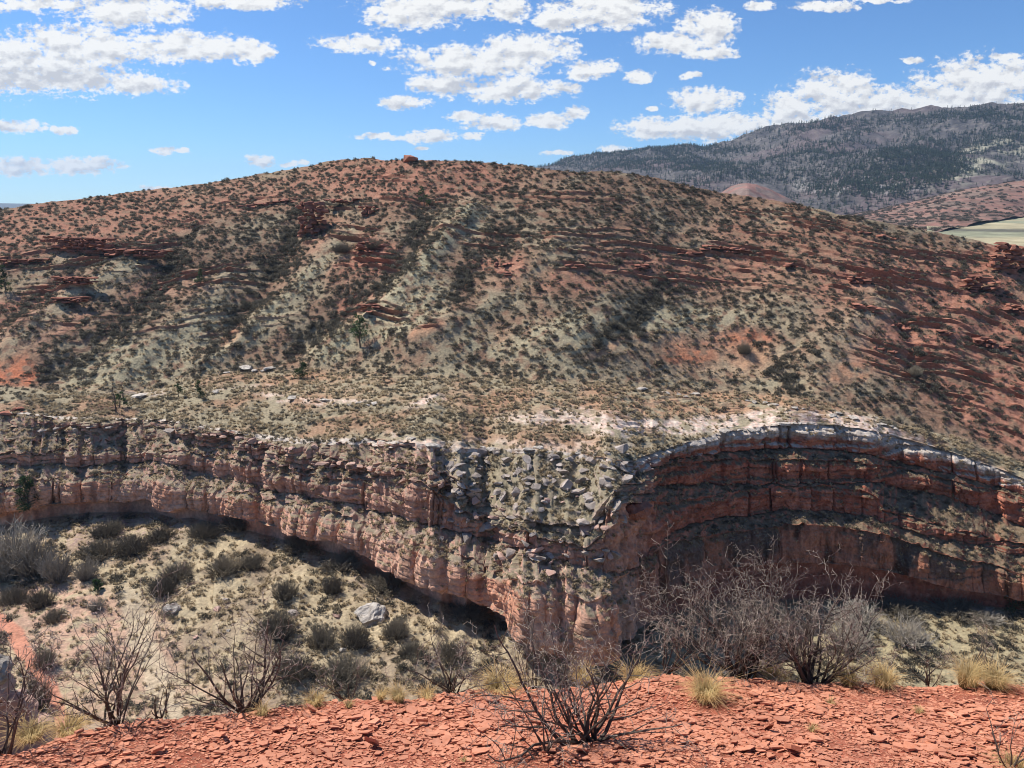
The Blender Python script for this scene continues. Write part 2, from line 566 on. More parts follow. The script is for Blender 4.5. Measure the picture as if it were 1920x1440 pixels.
px_u, px_m, px_l = stc(0, 9), stc(1, 15), stc(2, 9)
Vp = [stc(j, 15) for j in range(3, 11)]       # rim .. lip
_q = np.stack([px_l / 40.0, 0 * px_l, 0 * px_l], -1)
_amp = np.interp(px_l, [700, 1150, 1300], [1.0, .9, .45])
Vbase = [v.copy() for v in Vp]
for _j in range(1, 7):
    _n = perlin(_q + 7.7 * _j) + .6 * perlin(_q * 2.7 + 3.3 * _j) + .3 * perlin(_q * 6.1 + 2.1 * _j)
    Vp[_j] = Vp[_j] + _n * 7.0 * _amp * (1.2 if _j in (3, 4, 6) else .8)
Vp[0] = Vp[0] + (perlin(_q * 2) * 3 + perlin(_q * 6) * 1.6) * _amp
Vp[7] = Vp[7] + (perlin(_q * 1.5 + 50) * 5 + perlin(_q * 5 + 9) * 2) * _amp
_capn = np.interp(px_l, [300, 700, 850, 1100, 1300], [.35, .6, .9, .9, 1.0])
Vp[1] = Vp[0] + (Vp[1] - Vp[0]) * _capn
for _j in range(1, 8):
    Vp[_j] = np.maximum(Vp[_j], Vp[_j - 1] + 3.0)
Dl = stc(11, 31) + (2.0 * perlin(_q * .55 + 81) + 1.2 * perlin(_q * 1.6 + 61)) * _amp
steep2 = stc(12, 9)
py_tt, py_sm = stc(13), stc(14)
py_sky, py_foot = pl(SKY_L, px_u), smooth1(pl(FOOT_L, px_u), 61)


def chain(D2, py2, py1, t):
    e2, e1 = e_of(py2), e_of(py1)
    return D2 * (e2 - t) / (e1 - t)


lv = {}
D = Dl
rim, capb, t1t, t1b, t2t, t2b, t3t, lip = Vbase
lv[14] = (px_l, lip, D)
D = chain(D, lip, t3t, 8.0); lv[13] = (px_l, t3t, D)
D = chain(D, t3t, t2b, 0.55); lv[12] = (px_l * .35 + px_m * .65, t2b, D)
D = chain(D, t2b, t2t, steep2); lv[11] = (px_m, t2t, D)
D = chain(D, t2t, t1b, 0.6); lv[10] = (px_m, t1b, D)
t1s = np.interp(px_l, [-700, 330, 370, 450, 500, 560, 600, 860, 900, 1300, 1400], [.9, .9, 5, 5, 1.2, 2, 6, 6, 1.0, 5, 7])
caps = np.interp(px_l, [-700, 560, 640, 740, 800, 1150, 1230, 1300], [.42, .42, .6, 2.2, 1.0, .8, 6, 8])
D = chain(D, t1b, t1t, t1s); lv[9] = (px_m, t1t, D)
D = chain(D, t1t, capb, 0.55); lv[8] = (px_u, capb, D)
D = chain(D, capb, rim, caps)
D = smooth1(D, 9); lv[7] = (px_u, rim, D)
Drim = D
_pyn = dict(zip(range(7, 15), Vp))
for _k in range(7, 15):      # uneven bed edges: only their height wanders, the plan of the wall stays smooth
    lv[_k] = (lv[_k][0], _pyn[_k], lv[_k][2])
rim = Vp[0]
D = smooth1(chain(D, rim, py_foot, 0.10), 81)
_sel = (px_u < 1060) | (px_u > 1300)
D = np.interp(px_u, px_u[_sel], D[_sel])
_gx = np.linspace(px_u[0], px_u[-1], 700)
_gd = smooth1(np.interp(_gx, px_u, D), 61)
D = np.maximum(np.interp(px_u, _gx, _gd), smooth1(Drim, 61) + 2.0)
Dfoot = D
lv[5] = (px_u, py_foot, D)
lv[6] = (px_u, 0.5 * (py_foot + rim), np.nan)
leftness = sstep(900, 300, px_u)
fr = [0.25, 0.5, 0.75]
slopes = [0.62 + 0 * px_u, 0.62 + 0 * px_u, 0.62 - 0.04 * leftness, 0.58 - 0.22 * leftness]
pp = py_foot
for k, (f2, t) in enumerate(zip([.25, .52, .78, 1.0], slopes)):
    q = py_foot * (1 - f2) + py_sky * f2
    if k == 2:   # the long ledge line under the left-hand ridge
        q = q * (1 - leftness) + leftness * np.interp(px_u, [-300, 0, 150, 280, 430, 560, 700, 900], [560, 480, 458, 452, 408, 382, 372, 360])
    D = chain(D, pp, q, t)
    pp = q
    lv[4 - k] = (px_u, q, D)
Dsky = D
LP = [None] * 20
for k in range(1, 15):
    if k != 6:
        LP[k] = pix(*lv[k])
LP[6] = 0.5 * (LP[5] + LP[7]) + np.array([0, 0, 0.25])
LP[0] = LP[1] + np.stack([0 * Dsky, 70 + 0 * Dsky, -32 + 0 * Dsky], -1)
lipP = LP[14]
_lx, _ly = smooth1(lipP[:, 0], 91), smooth1(lipP[:, 1], 91)
hshift = np.stack([np.gradient(_ly), -np.gradient(_lx), 0 * Dl], -1)
hshift = -hshift / (np.linalg.norm(hshift, axis=1, keepdims=True) + 1e-9)     # into the rock (away from the viewer)
alc = sstep(1160, 1300, px_l)
depth_in = np.interp(px_l, [-700, 380, 470, 1150, 1300], [1.0, 1.0, 1.9, 2.0, 2.6])[:, None]
p15 = lipP + hshift * depth_in
p15[:, 2] = lipP[:, 2] - 0.7
LP[15] = p15
e_tt = e_of(py_tt)
d16 = depth_in[:, 0] * 0.85
D16 = lipP[:, 1] + hshift[:, 1] * d16
z16 = np.minimum(e_tt * D16, lipP[:, 2] - 1.6)
p16 = lipP + hshift * d16[:, None]
p16[:, 2] = z16
LP[16] = p16
zfloor = np.interp(px_l, [-700, 0, 500, 900, 1050, 1150, 1400, 1920, 2700], [-54, -53.5, -53.2, -54.5, -56.5, -58.5, -60.5, -62.3, -64])
z17 = 0.45 * z16 + 0.55 * zfloor
z17 = np.where(px_l < 400, 0.25 * z16 + 0.75 * zfloor, z17)
LP[17] = pix(px_l, py_sm, z17 / e_of(py_sm))
D18 = zfloor / e_of(1345.0)
LP[18] = pix(px_l, 1345.0 + 0 * px_l, D18)
LP[19] = LP[18] * np.array([0.62, 0.62, 1.0]) + np.array([0, 0, 1.0])
if True:
    for k in (0, 2, 9, 13, 17, 19, 21, 23, 25, 28, 31, 34):
        c = int(np.argmin(abs(S - s_st[k])))
        print('st', int(stt[k, 0]), 'z rim %.1f D %.0f | foot z %.1f D %.0f | sky z %.1f D %.0f | lip z %.1f D %.0f floor %.1f' % (
            LP[7][c, 2], LP[7][c, 1], LP[5][c, 2], LP[5][c, 1], LP[1][c, 2], LP[1][c, 1], LP[14][c, 2], LP[14][c, 1], zfloor[c]))

# rows
inside = (px_u > -50) & (px_u < 1960)
rows, lev_rows = [], []
BND = {}
for k in range(19):
    A, B = LP[k], LP[k + 1]
    ax, ay = proj(A); bx, by = proj(B)
    if k == 0:
        n = 10
    elif k == 18:
        n = 8
    elif k in (14, 15):
        n = 12
    else:
        n = max(4, int(np.percentile(np.abs(by - ay)[inside], 80) / 1.95))
    BND[k] = len(rows)
    for i in range(n):
        t = i / n
        if 1 <= k <= 4:   # smooth through the hill
            Pm, Pn = LP[k - 1] if k > 1 else 2 * A - B, LP[k + 2]
            row = 0.5 * ((2 * A) + (B - Pm) * t + (2 * Pm - 5 * A + 4 * B - Pn) * t * t + (3 * A - 3 * B + Pn - Pm) * t ** 3)
        elif k == 16 or k == 17:
            row = A * (1 - t) + B * t
        else:
            row = A * (1 - t) + B * t
        rows.append(row)
        lev_rows.append(k + t)
rows.append(LP[19]); lev_rows.append(19.0)
BND[19] = len(rows) - 1
G = np.array(rows)                       # (NR,NC,3)
LEV = np.array(lev_rows)
NR = len(LEV)
print('terrain grid', NR, NC, NR * NC)
XP, YP = proj(G)
LV = np.broadcast_to(LEV[:, None], XP.shape)

# --- relief of the hill: spurs and gullies traced on the slope, metres along the normal
SPURS = [([(650, 430), (600, 480), (530, 550), (440, 640), (380, 680)], 20, 3.0), ([(880, 395), (830, 440), (760, 520), (680, 600), (600, 660)], 26, 3.4),
         ([(1040, 460), (980, 520), (900, 580), (760, 640)], 22, 1.8), ([(240, 490), (120, 560), (0, 650)], 24, 2.6), ([(420, 520), (330, 600), (240, 690), (180, 740)], 26, 2.0),
         ([(1150, 560), (1080, 620), (960, 680)], 30, 1.2), ([(1480, 560), (1330, 600), (1200, 640)], 40, 1.2), ([(1640, 560), (1560, 640), (1520, 700)], 40, 2.0),
         ([(600, 380), (585, 420), (570, 450)], 16, 1.5), ([(1900, 500), (1840, 560), (1780, 640)], 30, 2.0)]
GULLIES = [([(560, 400), (540, 470), (480, 560), (400, 650)], 24, 3.0), ([(800, 380), (790, 440), (700, 540), (560, 650)], 22, 3.2), ([(960, 430), (900, 500), (830, 560)], 20, 1.2),
           ([(340, 470), (280, 560), (180, 650), (100, 700)], 24, 2.2), ([(130, 520), (40, 590), (-60, 680)], 16, 1.6), ([(1420, 640), (1440, 680), (1500, 730)], 14, 1.5),
           ([(1700, 600), (1720, 680), (1800, 760)], 18, 2.2), ([(1250, 540), (1200, 600), (1120, 650)], 26, 1.0)]
rel = np.zeros(XP.shape)
hm = (LV > 1.0) & (LV < 6.0)
wx = XP + 14 * fbm(G, 14, 3, off=3.1); wy = YP + 10 * fbm(G, 14, 3, off=9.4)
for poly, w, a in SPURS:
    d = segdist(poly, wx, wy)
    rel += .42 * a * np.exp(-(d / w) ** 2)
for poly, w, a in GULLIES:
    d = segdist(poly, wx, wy)
    rel -= .42 * a * np.exp(-(d / w) ** 2)
rel *= sstep(1.1, 1.7, LV) * sstep(5.6, 4.8, LV)


def normals(G):
    du = np.gradient(G, axis=1)
    dv = np.gradient(G, axis=0)
    N = np.cross(dv, du)
    N /= np.linalg.norm(N, axis=2, keepdims=True) + 1e-9
    return N


N = normals(G)
if N[BND[6], NC // 2, 2] < 0:
    N = -N
Ns = N.copy()
for ax in (0, 1):      # blur normals a little so displacement does not tear
    Ns = (np.roll(Ns, 3, ax) + np.roll(Ns, -3, ax) + Ns) / 3
Ns /= np.linalg.norm(Ns, axis=2, keepdims=True) + 1e-9
steep = sstep(0.75, 0.45, np.abs(N[..., 2])) * sstep(6.9, 7.0, LV) * sstep(15.0, 14.3, LV)
steep = steep * (1 - .85 * ((LV >= 7.0) & (LV < 9)) * sstep(820, 860, XP) * sstep(1190, 1150, XP))
G = G + Ns * rel[..., None]

# ledges of the hill follow the bedding, which follows the level lines
hill = sstep(0.9, 1.2, LV) * sstep(5.3, 4.8, LV)
bedc = LV * 9.0 + 0.6 * fbm(G, 30, 3, off=4) + 0.12 * fbm(G, 5, 2, off=8)
bi = np.floor(bedc); bf = bedc - bi
ledge_area = blobs([(150, 470, 190, 26, -4), (430, 395, 150, 14, -10, .9), (700, 375, 160, 16), (330, 520, 160, 40, 0, .8), (140, 545, 90, 25), (585, 410, 34, 40), (690, 470, 60, 50),
                    (700, 590, 60, 22), (950, 500, 70, 25), (1250, 490, 330, 40, 6, .8), (1450, 500, 200, 40, 8, .8), (1750, 560, 220, 90, 20), (1800, 690, 220, 90, 28, .9), (1880, 500, 80, 50, 20),
                    (760, 320, 180, 26, 0, .6), (1000, 380, 200, 30, 0, .5), (1560, 440, 200, 50, 12, .8), (1000, 450, 300, 30, 0, .5), (300, 600, 260, 40, 0, .35), (100, 660, 60, 30, 0, .5), (800, 620, 30, 12, -35, .7), (1700, 470, 220, 30, 12, .8), (60, 730, 60, 20, 0, .5)], wx, wy)
_pl = np.stack([XP / 170.0, bi * 7.31, 0 * XP], -1)
pat = sstep(-0.12, 0.22, perlin(_pl) + .5 * perlin(_pl * np.array([3.1, 1, 1]) + 5) + 0.35 * (hash1(bi, 5) - .45))
amp = (0.4 + 1.3 * hash1(bi, 9)) * ledge_area * pat
saw = np.where(bf < 0.8, bf / 0.8, (1 - bf) / 0.2 * 1.0)      # grows downslope, drops sharply
G = G + Ns * (hill * amp * (saw - 0.35))[..., None]

# cliffs
arc = np.cumsum(np.linalg.norm(np.diff(LP[11], axis=0, prepend=LP[11][:1]), axis=1))
A2 = np.broadcast_to(arc[None, :], XP.shape)
Nh = Ns.copy(); Nh[..., 2] = 0
Nh /= np.linalg.norm(Nh, axis=2, keepdims=True) + 1e-6
tier = np.floor(LV)
zz = G[..., 2] + 0.5 * fbm(G, 12, 2, off=2) + 0.07 * A2 * 0
right = sstep(1150, 1260, XP)
aw = A2 + 0.9 * fbm(G, 5, 3, off=31, stretch=(1, 1, .25)) + np.minimum(tier, 13) * 13.7
ci = np.zeros(aw.shape); crack = np.full(aw.shape, 9.0); cf = np.full(aw.shape, .5)
_rc = np.random.default_rng(44)
for _t in range(7, 16):
    _rows = (tier[:, 0] == _t) if _t < 13 else (tier[:, 0] >= 13)
    if _t > 13:
        break
    if not _rows.any():
        continue
    _sp = np.clip(_rc.gamma(1.6, 2.1, 900), .5, 11) * (.8 if _t in (9,) else 1.0)
    _pos = np.cumsum(_sp) - 60
    _a = aw[_rows]
    _k = np.clip(np.searchsorted(_pos, _a), 1, len(_pos) - 1)
    ci[_rows] = _k
    _w = _pos[_k] - _pos[_k - 1]
    crack[_rows] = np.minimum(_a - _pos[_k - 1], _pos[_k] - _a)
    cf[_rows] = (_a - _pos[_k - 1]) / _w
tier_ = np.minimum(tier, 13)
prot = hash1(ci + tier_ * 71, 3)
crackd = np.exp(-(crack / 0.17) ** 2) * (hash1(ci + tier_ * 7, 8) ** 1.5) * 1.3
rnd = np.sqrt(np.clip(1 - ((cf - .5) * 2) ** 2, 0, 1))
# bedding inside the cliffs
lh = 0.85
zl = zz / lh + 0.35 * fbm(G, 3, 2, off=77)
li = np.floor(zl); lf = zl - li
bed = (hash1(li, 21) - 0.5) * 0.9 + 0.3 * (hash1(li + ci * 3, 31) - .5)
bedgroove = np.exp(-(np.minimum(lf, 1 - lf) * lh / 0.10) ** 2)
tf = LV - tier
topround = sstep(0.0, 0.22, tf)
iscap = ((tier == 7)).astype(float)
ist3 = ((tier == 13) | (tier == 14)).astype(float)
ist2 = (tier == 11).astype(float)
smoothw = np.clip(ist3 * 0.92 + ist2 * (1 - right) * 0.72, 0, 1)
disp = steep * ((prot - 0.4) * (1.15 - 0.95 * smoothw - 0.4 * right) + 0.5 * (rnd - .6) * (1 - right * .7) * (1 - .7 * smoothw) - 0.8 * crackd * (1 - .55 * smoothw) + bed * (1.0 - 0.75 * smoothw) - 0.28 * bedgroove * (1 - .6 * smoothw) * (1 - .5 * right)
                + 0.9 * fbm(G, 7, 3, off=50) + 1.0 * fbm(G, 17, 2, off=53) * (1 - .6 * right) + 0.42 * (.35 - np.abs(fbm(G, 1.6, 3, off=60, stretch=(1, 1, .6)))))
bx = A2 / 1.5 + .5 * fbm(G, 4, 2, off=33) + hash1(np.floor(zz / .95 + .3 * fbm(G, 6, 2, off=34)), 77) * 5
bz = zz / .95 + .3 * fbm(G, 6, 2, off=34)
blk = hash1(np.floor(bx) * 131 + np.floor(bz) * 17, 15)
bxs = A2 / .7 + .4 * fbm(G, 2, 2, off=35); bzs = zz / .45 + .3 * fbm(G, 3, 2, off=36)
blks = hash1(np.floor(bxs) * 131 + np.floor(bzs) * 17, 16)
disp += steep * ((blk - .5) * .75 + (blks - .5) * .28) * (1 - .85 * smoothw) * (1 - .45 * right)
disp -= steep * (1 - topround) * 0.7 * (tier != 14)
# bulging lower wall: swells outward at its foot
disp += ist3 * (1 - right) * (0.9 * np.sin(np.where(tier == 14, 1.0, np.clip(tf, 0, 1)) * 1.9) + 1.0 * fbm(G, 11, 2, off=14, stretch=(1, 1, .2)))
disp += ist3 * 0.22 * fbm(G, 0.9, 3, off=41, stretch=(1, 1, .12))
G = G + Nh * disp[..., None]
# rubble relief on the ledges between the cliffs and on the ground everywhere
ledgez = (1 - steep) * sstep(7.0, 8.0, LV) * sstep(14.0, 13.8, LV)
rub = 0.26 * fbm(G, 2.6, 4, gain=.55, off=5) + 0.22 * np.maximum(0, fbm(G, 1.1, 2, off=19) - .15) * 2
G[..., 2] += ledgez * rub
ground = 1 - sstep(6.6, 7.0, LV) + sstep(15.8, 16.3, LV)
G[..., 2] += ground * (0.28 * fbm(G, 4.5, 4, off=6) + 0.5 * fbm(G, 22, 3, off=7) * (1 - sstep(5, 6, LV) + sstep(16, 17, LV)) + 0.07 * fbm(G, .9, 2, off=66))
# canyon-side undulation under the left wall
G[..., 2] += sstep(16.0, 16.6, LV) * (1.1 * fbm(G, 13, 3, off=88)) * sstep(18.4, 17.6, LV)
# thin white layers across the bench
bench = sstep(5.0, 5.2, LV) * sstep(7.0, 6.9, LV)
bl = (LV - 5) * 9 + 0.9 * fbm(G, 18, 3, off=15)
bfrac = bl - np.floor(bl)
G[..., 2] += bench * 0.35 * sstep(0.0, .3, fbm(G, 9, 2, off=24)) * np.where(bfrac < .85, bfrac, (1 - bfrac) / .15 * .85)

# --- albedo, painted per vertex (the stuff's own colour)
Nn = normals(G)
if Nn[BND[6], NC // 2, 2] < 0:
    Nn = -Nn
XP, YP = proj(G)
wx = XP + 16 * fbm(G, 9, 3, off=3.1); wy = YP + 9 * fbm(G, 9, 3, off=9.4)


def C(*c):
    return np.array(c, float)


def lay(c, mask, col):
    m = np.clip(mask, 0, 1)[..., None]
    return c * (1 - m) + col * m


n_big = fbm(G, 10, 4, off=1)
n_mid = fbm(G, 2.2, 4, off=12)
n_sm = fbm(G, 0.8, 3, off=13)
base = lay(np.broadcast_to(C(.245, .148, .096), G.shape).copy(), sstep(-.15, .45, n_big + .5 * n_mid), C(.275, .215, .140))
red = blobs([(60, 590, 120, 60, -20), (10, 700, 50, 80), (150, 420, 300, 60, -8, .8), (450, 370, 200, 30, -10, .7), (760, 335, 220, 45, 0, .85), (640, 470, 60, 60, 0, .9), (690, 580, 70, 40), (690, 480, 60, 40),
             (430, 640, 14, 40, 30, .9), (800, 620, 36, 14, -35), (945, 628, 24, 16, -35), (1130, 655, 44, 12, -20), (1285, 655, 55, 26, 15), (1400, 650, 70, 45, 10), (1170, 630, 30, 12, 0, .7),
             (1040, 530, 130, 22, 0, .7), (1300, 510, 230, 40, 4, .75), (1500, 460, 220, 40, 10, .5), (1760, 600, 260, 120, 18), (1880, 740, 170, 90, 30), (1640, 660, 90, 50, 0, .9), (1880, 500, 80, 50),
             (300, 530, 140, 30, 0, .6), (1700, 500, 160, 50, 10, .6), (950, 500, 70, 20, 0, .9), (1560, 700, 60, 24, 10, .6), (1350, 700, 120, 16, 0, .55), (900, 340, 160, 30, 0, .5)], wx, wy)
redn = .85 * red * sstep(-.40, .25, n_mid + .4 * n_big + .35 * (red - .5))
base = lay(base, redn * (LV < 6.2), lay(np.broadcast_to(C(.33, .125, .078), G.shape).copy(), sstep(-.2, .3, n_mid), C(.40, .175, .115)))
hot = blobs([(1290, 665, 50, 24, 15), (1400, 655, 60, 36, 15), (800, 622, 30, 12, -35), (945, 630, 20, 12, -35), (1130, 657, 40, 9, -20), (700, 600, 40, 12), (1580, 700, 40, 20), (430, 640, 10, 30, 30), (20, 700, 40, 60)], wx, wy)
base = lay(base, hot * (LV < 6) * sstep(-.3, .2, n_mid), C(.47, .165, .085))
gr = np.maximum.reduce([a / 3.2 * np.exp(-(segdist([(x + 8, y + 6) for x, y in poly], wx, wy) / (w * 1.0)) ** 2) for poly, w, a in SPURS[:8]])
gr = np.maximum(gr, blobs([(250, 690, 150, 60, -10, .8), (370, 620, 70, 50, -30, .8), (740, 590, 120, 50, -30, .9), (1150, 610, 220, 30, -5, .8), (1300, 600, 140, 26, 0, .8), (1000, 650, 200, 30, 0, .6), (60, 520, 90, 20, -30, .5),
                           (1450, 690, 130, 40, 10, .5), (1180, 700, 500, 26, 0, .5)], wx, wy))
base = lay(base, gr * (LV < 6) * sstep(-.55, .05, n_mid), C(.40, .345, .22))
base = lay(base, hill * np.clip(amp * 1.0, 0, .75) * sstep(.55, .8, bf), C(.29, .108, .066))
# bench
benchm = sstep(4.85, 5.15, LV) * sstep(7.05, 6.95, LV)
bcol = lay(np.broadcast_to(C(.30, .25, .165), G.shape).copy(), sstep(-.1, .4, n_big), C(.32, .20, .125))
base = lay(base, benchm, bcol)
orange = blobs([(1100, 745, 420, 20, 0, .5), (1300, 765, 300, 24, 0, .8), (560, 715, 160, 12, 0, .5), (1450, 755, 120, 12, 6, .8), (620, 740, 120, 12, 0, .4), (1580, 790, 120, 16, 14, .6)], wx, wy)
base = lay(base, benchm * orange * sstep(-.3, .2, n_mid), C(.44, .25, .15))
pale = blobs([(1500, 783, 150, 14, 0), (1620, 800, 120, 10, 14), (1250, 798, 150, 16, -4), (1130, 792, 80, 10), (800, 753, 34, 13, -15), (1060, 782, 140, 14, 0, .8), (800, 830, 80, 10, 10, .8), (620, 752, 80, 6, 3, .8),
              (540, 745, 60, 6, 3, .7), (1750, 845, 120, 8, 20), (1880, 890, 90, 8, 24), (1450, 800, 120, 14), (1000, 838, 200, 14, 0, .45), (460, 726, 70, 4, 0, .5), (270, 735, 50, 4, 0, .5)], wx, wy)
base = lay(base, pale * sstep(4.9, 5.2, LV) * (LV < 7.1) * sstep(-.4, .15, n_mid + .3 * n_sm), lay(np.broadcast_to(C(.62, .51, .42), G.shape).copy(), sstep(-.1, .3, n_sm), C(.60, .42, .33)))
# cliffs and rubble ledges
isc = sstep(6.98, 7.02, LV) * sstep(16.05, 15.9, LV)
strata = hash1(np.floor(zz / .85), 51)[..., None]
tanr = lay(np.broadcast_to(C(.42, .225, .16), G.shape).copy(), sstep(-.3, .4, n_mid), C(.54, .33, .245))
tanr = tanr * (0.86 + .28 * strata)
redr = lay(np.broadcast_to(C(.29, .095, .058), G.shape).copy(), sstep(-.3, .4, n_mid), C(.38, .15, .095)) * (0.8 + .4 * strata)
capr = lay(np.broadcast_to(C(.38, .30, .25), G.shape).copy(), sstep(-.3, .3, n_mid), C(.50, .42, .36)) * (0.9 + .2 * strata)
rock = tanr
wallp = lay(np.broadcast_to(C(.56, .26, .16), G.shape).copy(), sstep(-.4, .4, n_big), C(.58, .33, .225))
rock = lay(rock, (ist3 + (tier == 14) + (tier == 15)) * (1 - right) * .9, wallp)
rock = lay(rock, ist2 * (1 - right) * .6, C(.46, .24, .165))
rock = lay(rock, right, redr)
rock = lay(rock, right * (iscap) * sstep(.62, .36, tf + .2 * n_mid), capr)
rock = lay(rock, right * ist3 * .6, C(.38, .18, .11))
stre = fbm(G, 2.6, 4, off=71, stretch=(1, 1, .10))
rock = rock * (1 - (sstep(.05, .45, stre) * (0.30 + .35 * right * ist3 + .1 * ist3) * steep))[..., None]
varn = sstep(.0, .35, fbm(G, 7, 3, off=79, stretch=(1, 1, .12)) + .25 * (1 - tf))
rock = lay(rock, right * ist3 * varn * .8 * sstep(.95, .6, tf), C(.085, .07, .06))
soil = lay(np.broadcast_to(C(.30, .235, .165), G.shape).copy(), sstep(-.2, .3, n_mid), C(.245, .20, .13))
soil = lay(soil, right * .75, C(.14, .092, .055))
soil = lay(soil, sstep(0.1, .5, n_sm + .3 * n_big) * (1 - right) * .8, C(.38, .25, .20))
nosez = sstep(800, 870, XP) * sstep(1195, 1150, XP) * sstep(7.0, 7.3, LV) * sstep(11.0, 10.6, LV)
rock = lay(rock, nosez * .75, C(.36, .295, .235))
soil = lay(soil, nosez * .7, C(.275, .235, .155))
leftz = sstep(760, 560, XP) * sstep(10.9, 10.2, LV)
soil = lay(soil, leftz * .5, C(.27, .225, .150))
up = sstep(.55, .80, Nn[..., 2])
up = np.maximum(up, nosez * sstep(.25, .5, Nn[..., 2]))
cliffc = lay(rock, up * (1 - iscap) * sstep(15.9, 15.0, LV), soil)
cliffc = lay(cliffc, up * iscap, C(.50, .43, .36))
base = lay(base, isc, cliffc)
# canyon slope and floor
fl = sstep(15.9, 16.1, LV)
gc = lay(np.broadcast_to(C(.41, .325, .205), G.shape).copy(), sstep(-.1, .4, n_big + .4 * n_mid), C(.31, .235, .155))
pinkf = blobs([(140, 1170, 140, 80, 20), (170, 1290, 140, 90, 20, .7), (50, 1080, 90, 30, 10, .6), (110, 1260, 60, 90, 20, .7), (270, 1215, 60, 90, -30, .8), (250, 1040, 60, 30, 0, .4), (380, 1320, 120, 50, 0, .5), (120, 1010, 60, 20, 0, .3), (1830, 1290, 90, 16, 0, .5)], wx, wy)
gc = lay(gc, pinkf * sstep(-.5, .1, n_mid + .3 * n_sm), C(.47, .30, .21))
path = np.minimum(segdist([(0, 1165), (30, 1190), (50, 1230), (95, 1290), (120, 1370)], wx * .2 + XP * .8, wy * .2 + YP * .8), 40)
gc = lay(gc, sstep(20, 12, path), C(.50, .225, .145))
wash = segdist([(240, 1120), (265, 1200), (300, 1290), (350, 1400)], wx, wy)
gc = lay(gc, .8 * sstep(34, 16, wash), C(.46, .37, .25))
rubble = blobs([(200, 985, 90, 40, -20, .9), (300, 975, 50, 40, 0, .8), (400, 985, 60, 20, 0, .6), (700, 1090, 60, 16, 0, .5), (560, 1010, 50, 20, 0, .5)], wx, wy)
gc = lay(gc, rubble * sstep(-.1, .3, n_sm), C(.36, .25, .21))
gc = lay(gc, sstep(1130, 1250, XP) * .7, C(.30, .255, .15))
base = lay(base, fl, gc)
base = np.clip(base, 0.01, 0.9)
TCOL = base


def sub_terrain(name, r0, r1, c0, c1, mat):
    g = G[r0:r1 + 1, c0:c1 + 1]
    me = mesh_np(name, g.reshape(-1, 3), grid_faces(g.shape[0], g.shape[1]), [mat], TCOL[r0:r1 + 1, c0:c1 + 1].reshape(-1, 3))
    return obj_of(name, me)


cn = int(np.argmin(abs(S - s_st[21])))    # the nose column
tag(sub_terrain('hill', 0, BND[5], 0, NC - 1, M_HILL), 'broad shrubby red hill rising behind the bench to the skyline', kind='structure')
tag(sub_terrain('rock_bench', BND[5], BND[7], 0, NC - 1, M_HILL), 'gently sloping grassy bench between the hill and the cliff rim', kind='structure')
tag(sub_terrain('cliff', BND[7], BND[16], 0, cn, M_CLIFF), 'sunlit pink sandstone cliff in tiers left of the canyon nose', kind='structure')
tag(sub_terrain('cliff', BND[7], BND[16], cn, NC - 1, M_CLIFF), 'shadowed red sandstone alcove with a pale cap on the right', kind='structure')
tag(sub_terrain('canyon_floor', BND[16], BND[19], 0, NC - 1, M_FLOOR), 'grassy canyon slope and sandy floor below the cliffs', kind='structure')

# ------------------------------------------------------------------ where a photograph pixel meets the terrain
GX, GY = proj(G)
SZ = 4
NXc, NYc = 2000 // SZ, 1440 // SZ
LUT = {}
_d = G[..., 1]
fl_i = np.arange(GX.size)
order = np.argsort(-_d.ravel())
cx = (GX.ravel()[order] + 40) // SZ
cy = GY.ravel()[order] // SZ
ok = (cx >= 0) & (cx < NXc) & (cy >= 0) & (cy < NYc)
ZB = np.full((NYc, NXc), -1, np.int64)
ZB[cy[ok].astype(int), cx[ok].astype(int)] = order[ok]       # the nearest vertex wins
Gf = G.reshape(-1, 3)


def at(px, py):
    """world point of the terrain seen at a photograph pixel"""
    x, y = int((px + 40) // SZ), int(py // SZ)
    x = min(max(x, 0), NXc - 1); y = min(max(y, 0), NYc - 1)
    for r in range(0, 8):
        sub = ZB[max(0, y - r):y + r + 1, max(0, x - r):x + r + 1]
        v = sub[sub >= 0]
        if len(v):
            return Gf[v[np.argmin((GX.ravel()[v] - px) ** 2 + (GY.ravel()[v] - py) ** 2)]].copy()
    return np.array(pix(px, py, 100.0))


def px_m(p):
    """metres per photograph pixel at a point"""
    return (p[1] * CT - p[2] * ST) / F


# ================================================================== FAR LAND
def loft(levels, xs, nrow, detail, name, mat, colf, label, dx=None):
    L = [pix(xs, pl([(a[0], a[1]) for a in lvl], xs), pl([(a[0], a[2]) for a in lvl], xs)) for lvl in levels]
    rws = []
    for a, b in zip(L[:-1], L[1:]):
        for i in range(nrow):
            t = i / nrow
            rws.append(a * (1 - t) + b * t)
    rws.append(L[-1])
    g = np.array(rws)
    env = np.sin(np.linspace(0, np.pi, g.shape[0]))[:, None] ** 0.4
    sky_env = np.clip(np.linspace(0.25, 6, g.shape[0]), 0, 1)[:, None]
    g[..., 2] += detail(g) * sky_env
    col = colf(g)
    me = mesh_np(name, g.reshape(-1, 3), grid_faces(*g.shape[:2]), [mat], np.clip(col, .01, .9).reshape(-1, 3))
    o = obj_of(name, me)
    tag(o, label, kind='structure')
    return g


MSKY = [(700, 350, 3000), (900, 322, 2900), (1030, 309, 2800), (1120, 294, 2700), (1210, 284, 2600), (1290, 274, 2500), (1322, 283, 2500), (1400, 254, 2450), (1480, 236, 2400), (1560, 228, 2350),
        (1640, 217, 2300), (1700, 213, 2300), (1800, 206, 2250), (1920, 202, 2200), (2300, 190, 2200), (2700, 220, 2200)]


def mt_detail(g):
    r = 1 - np.abs(fbm(g, 420, 4, off=3.3, stretch=(1, .8, .2)))
    return (r - .75) * 60 + 6 * fbm(g, 60, 3, off=8)


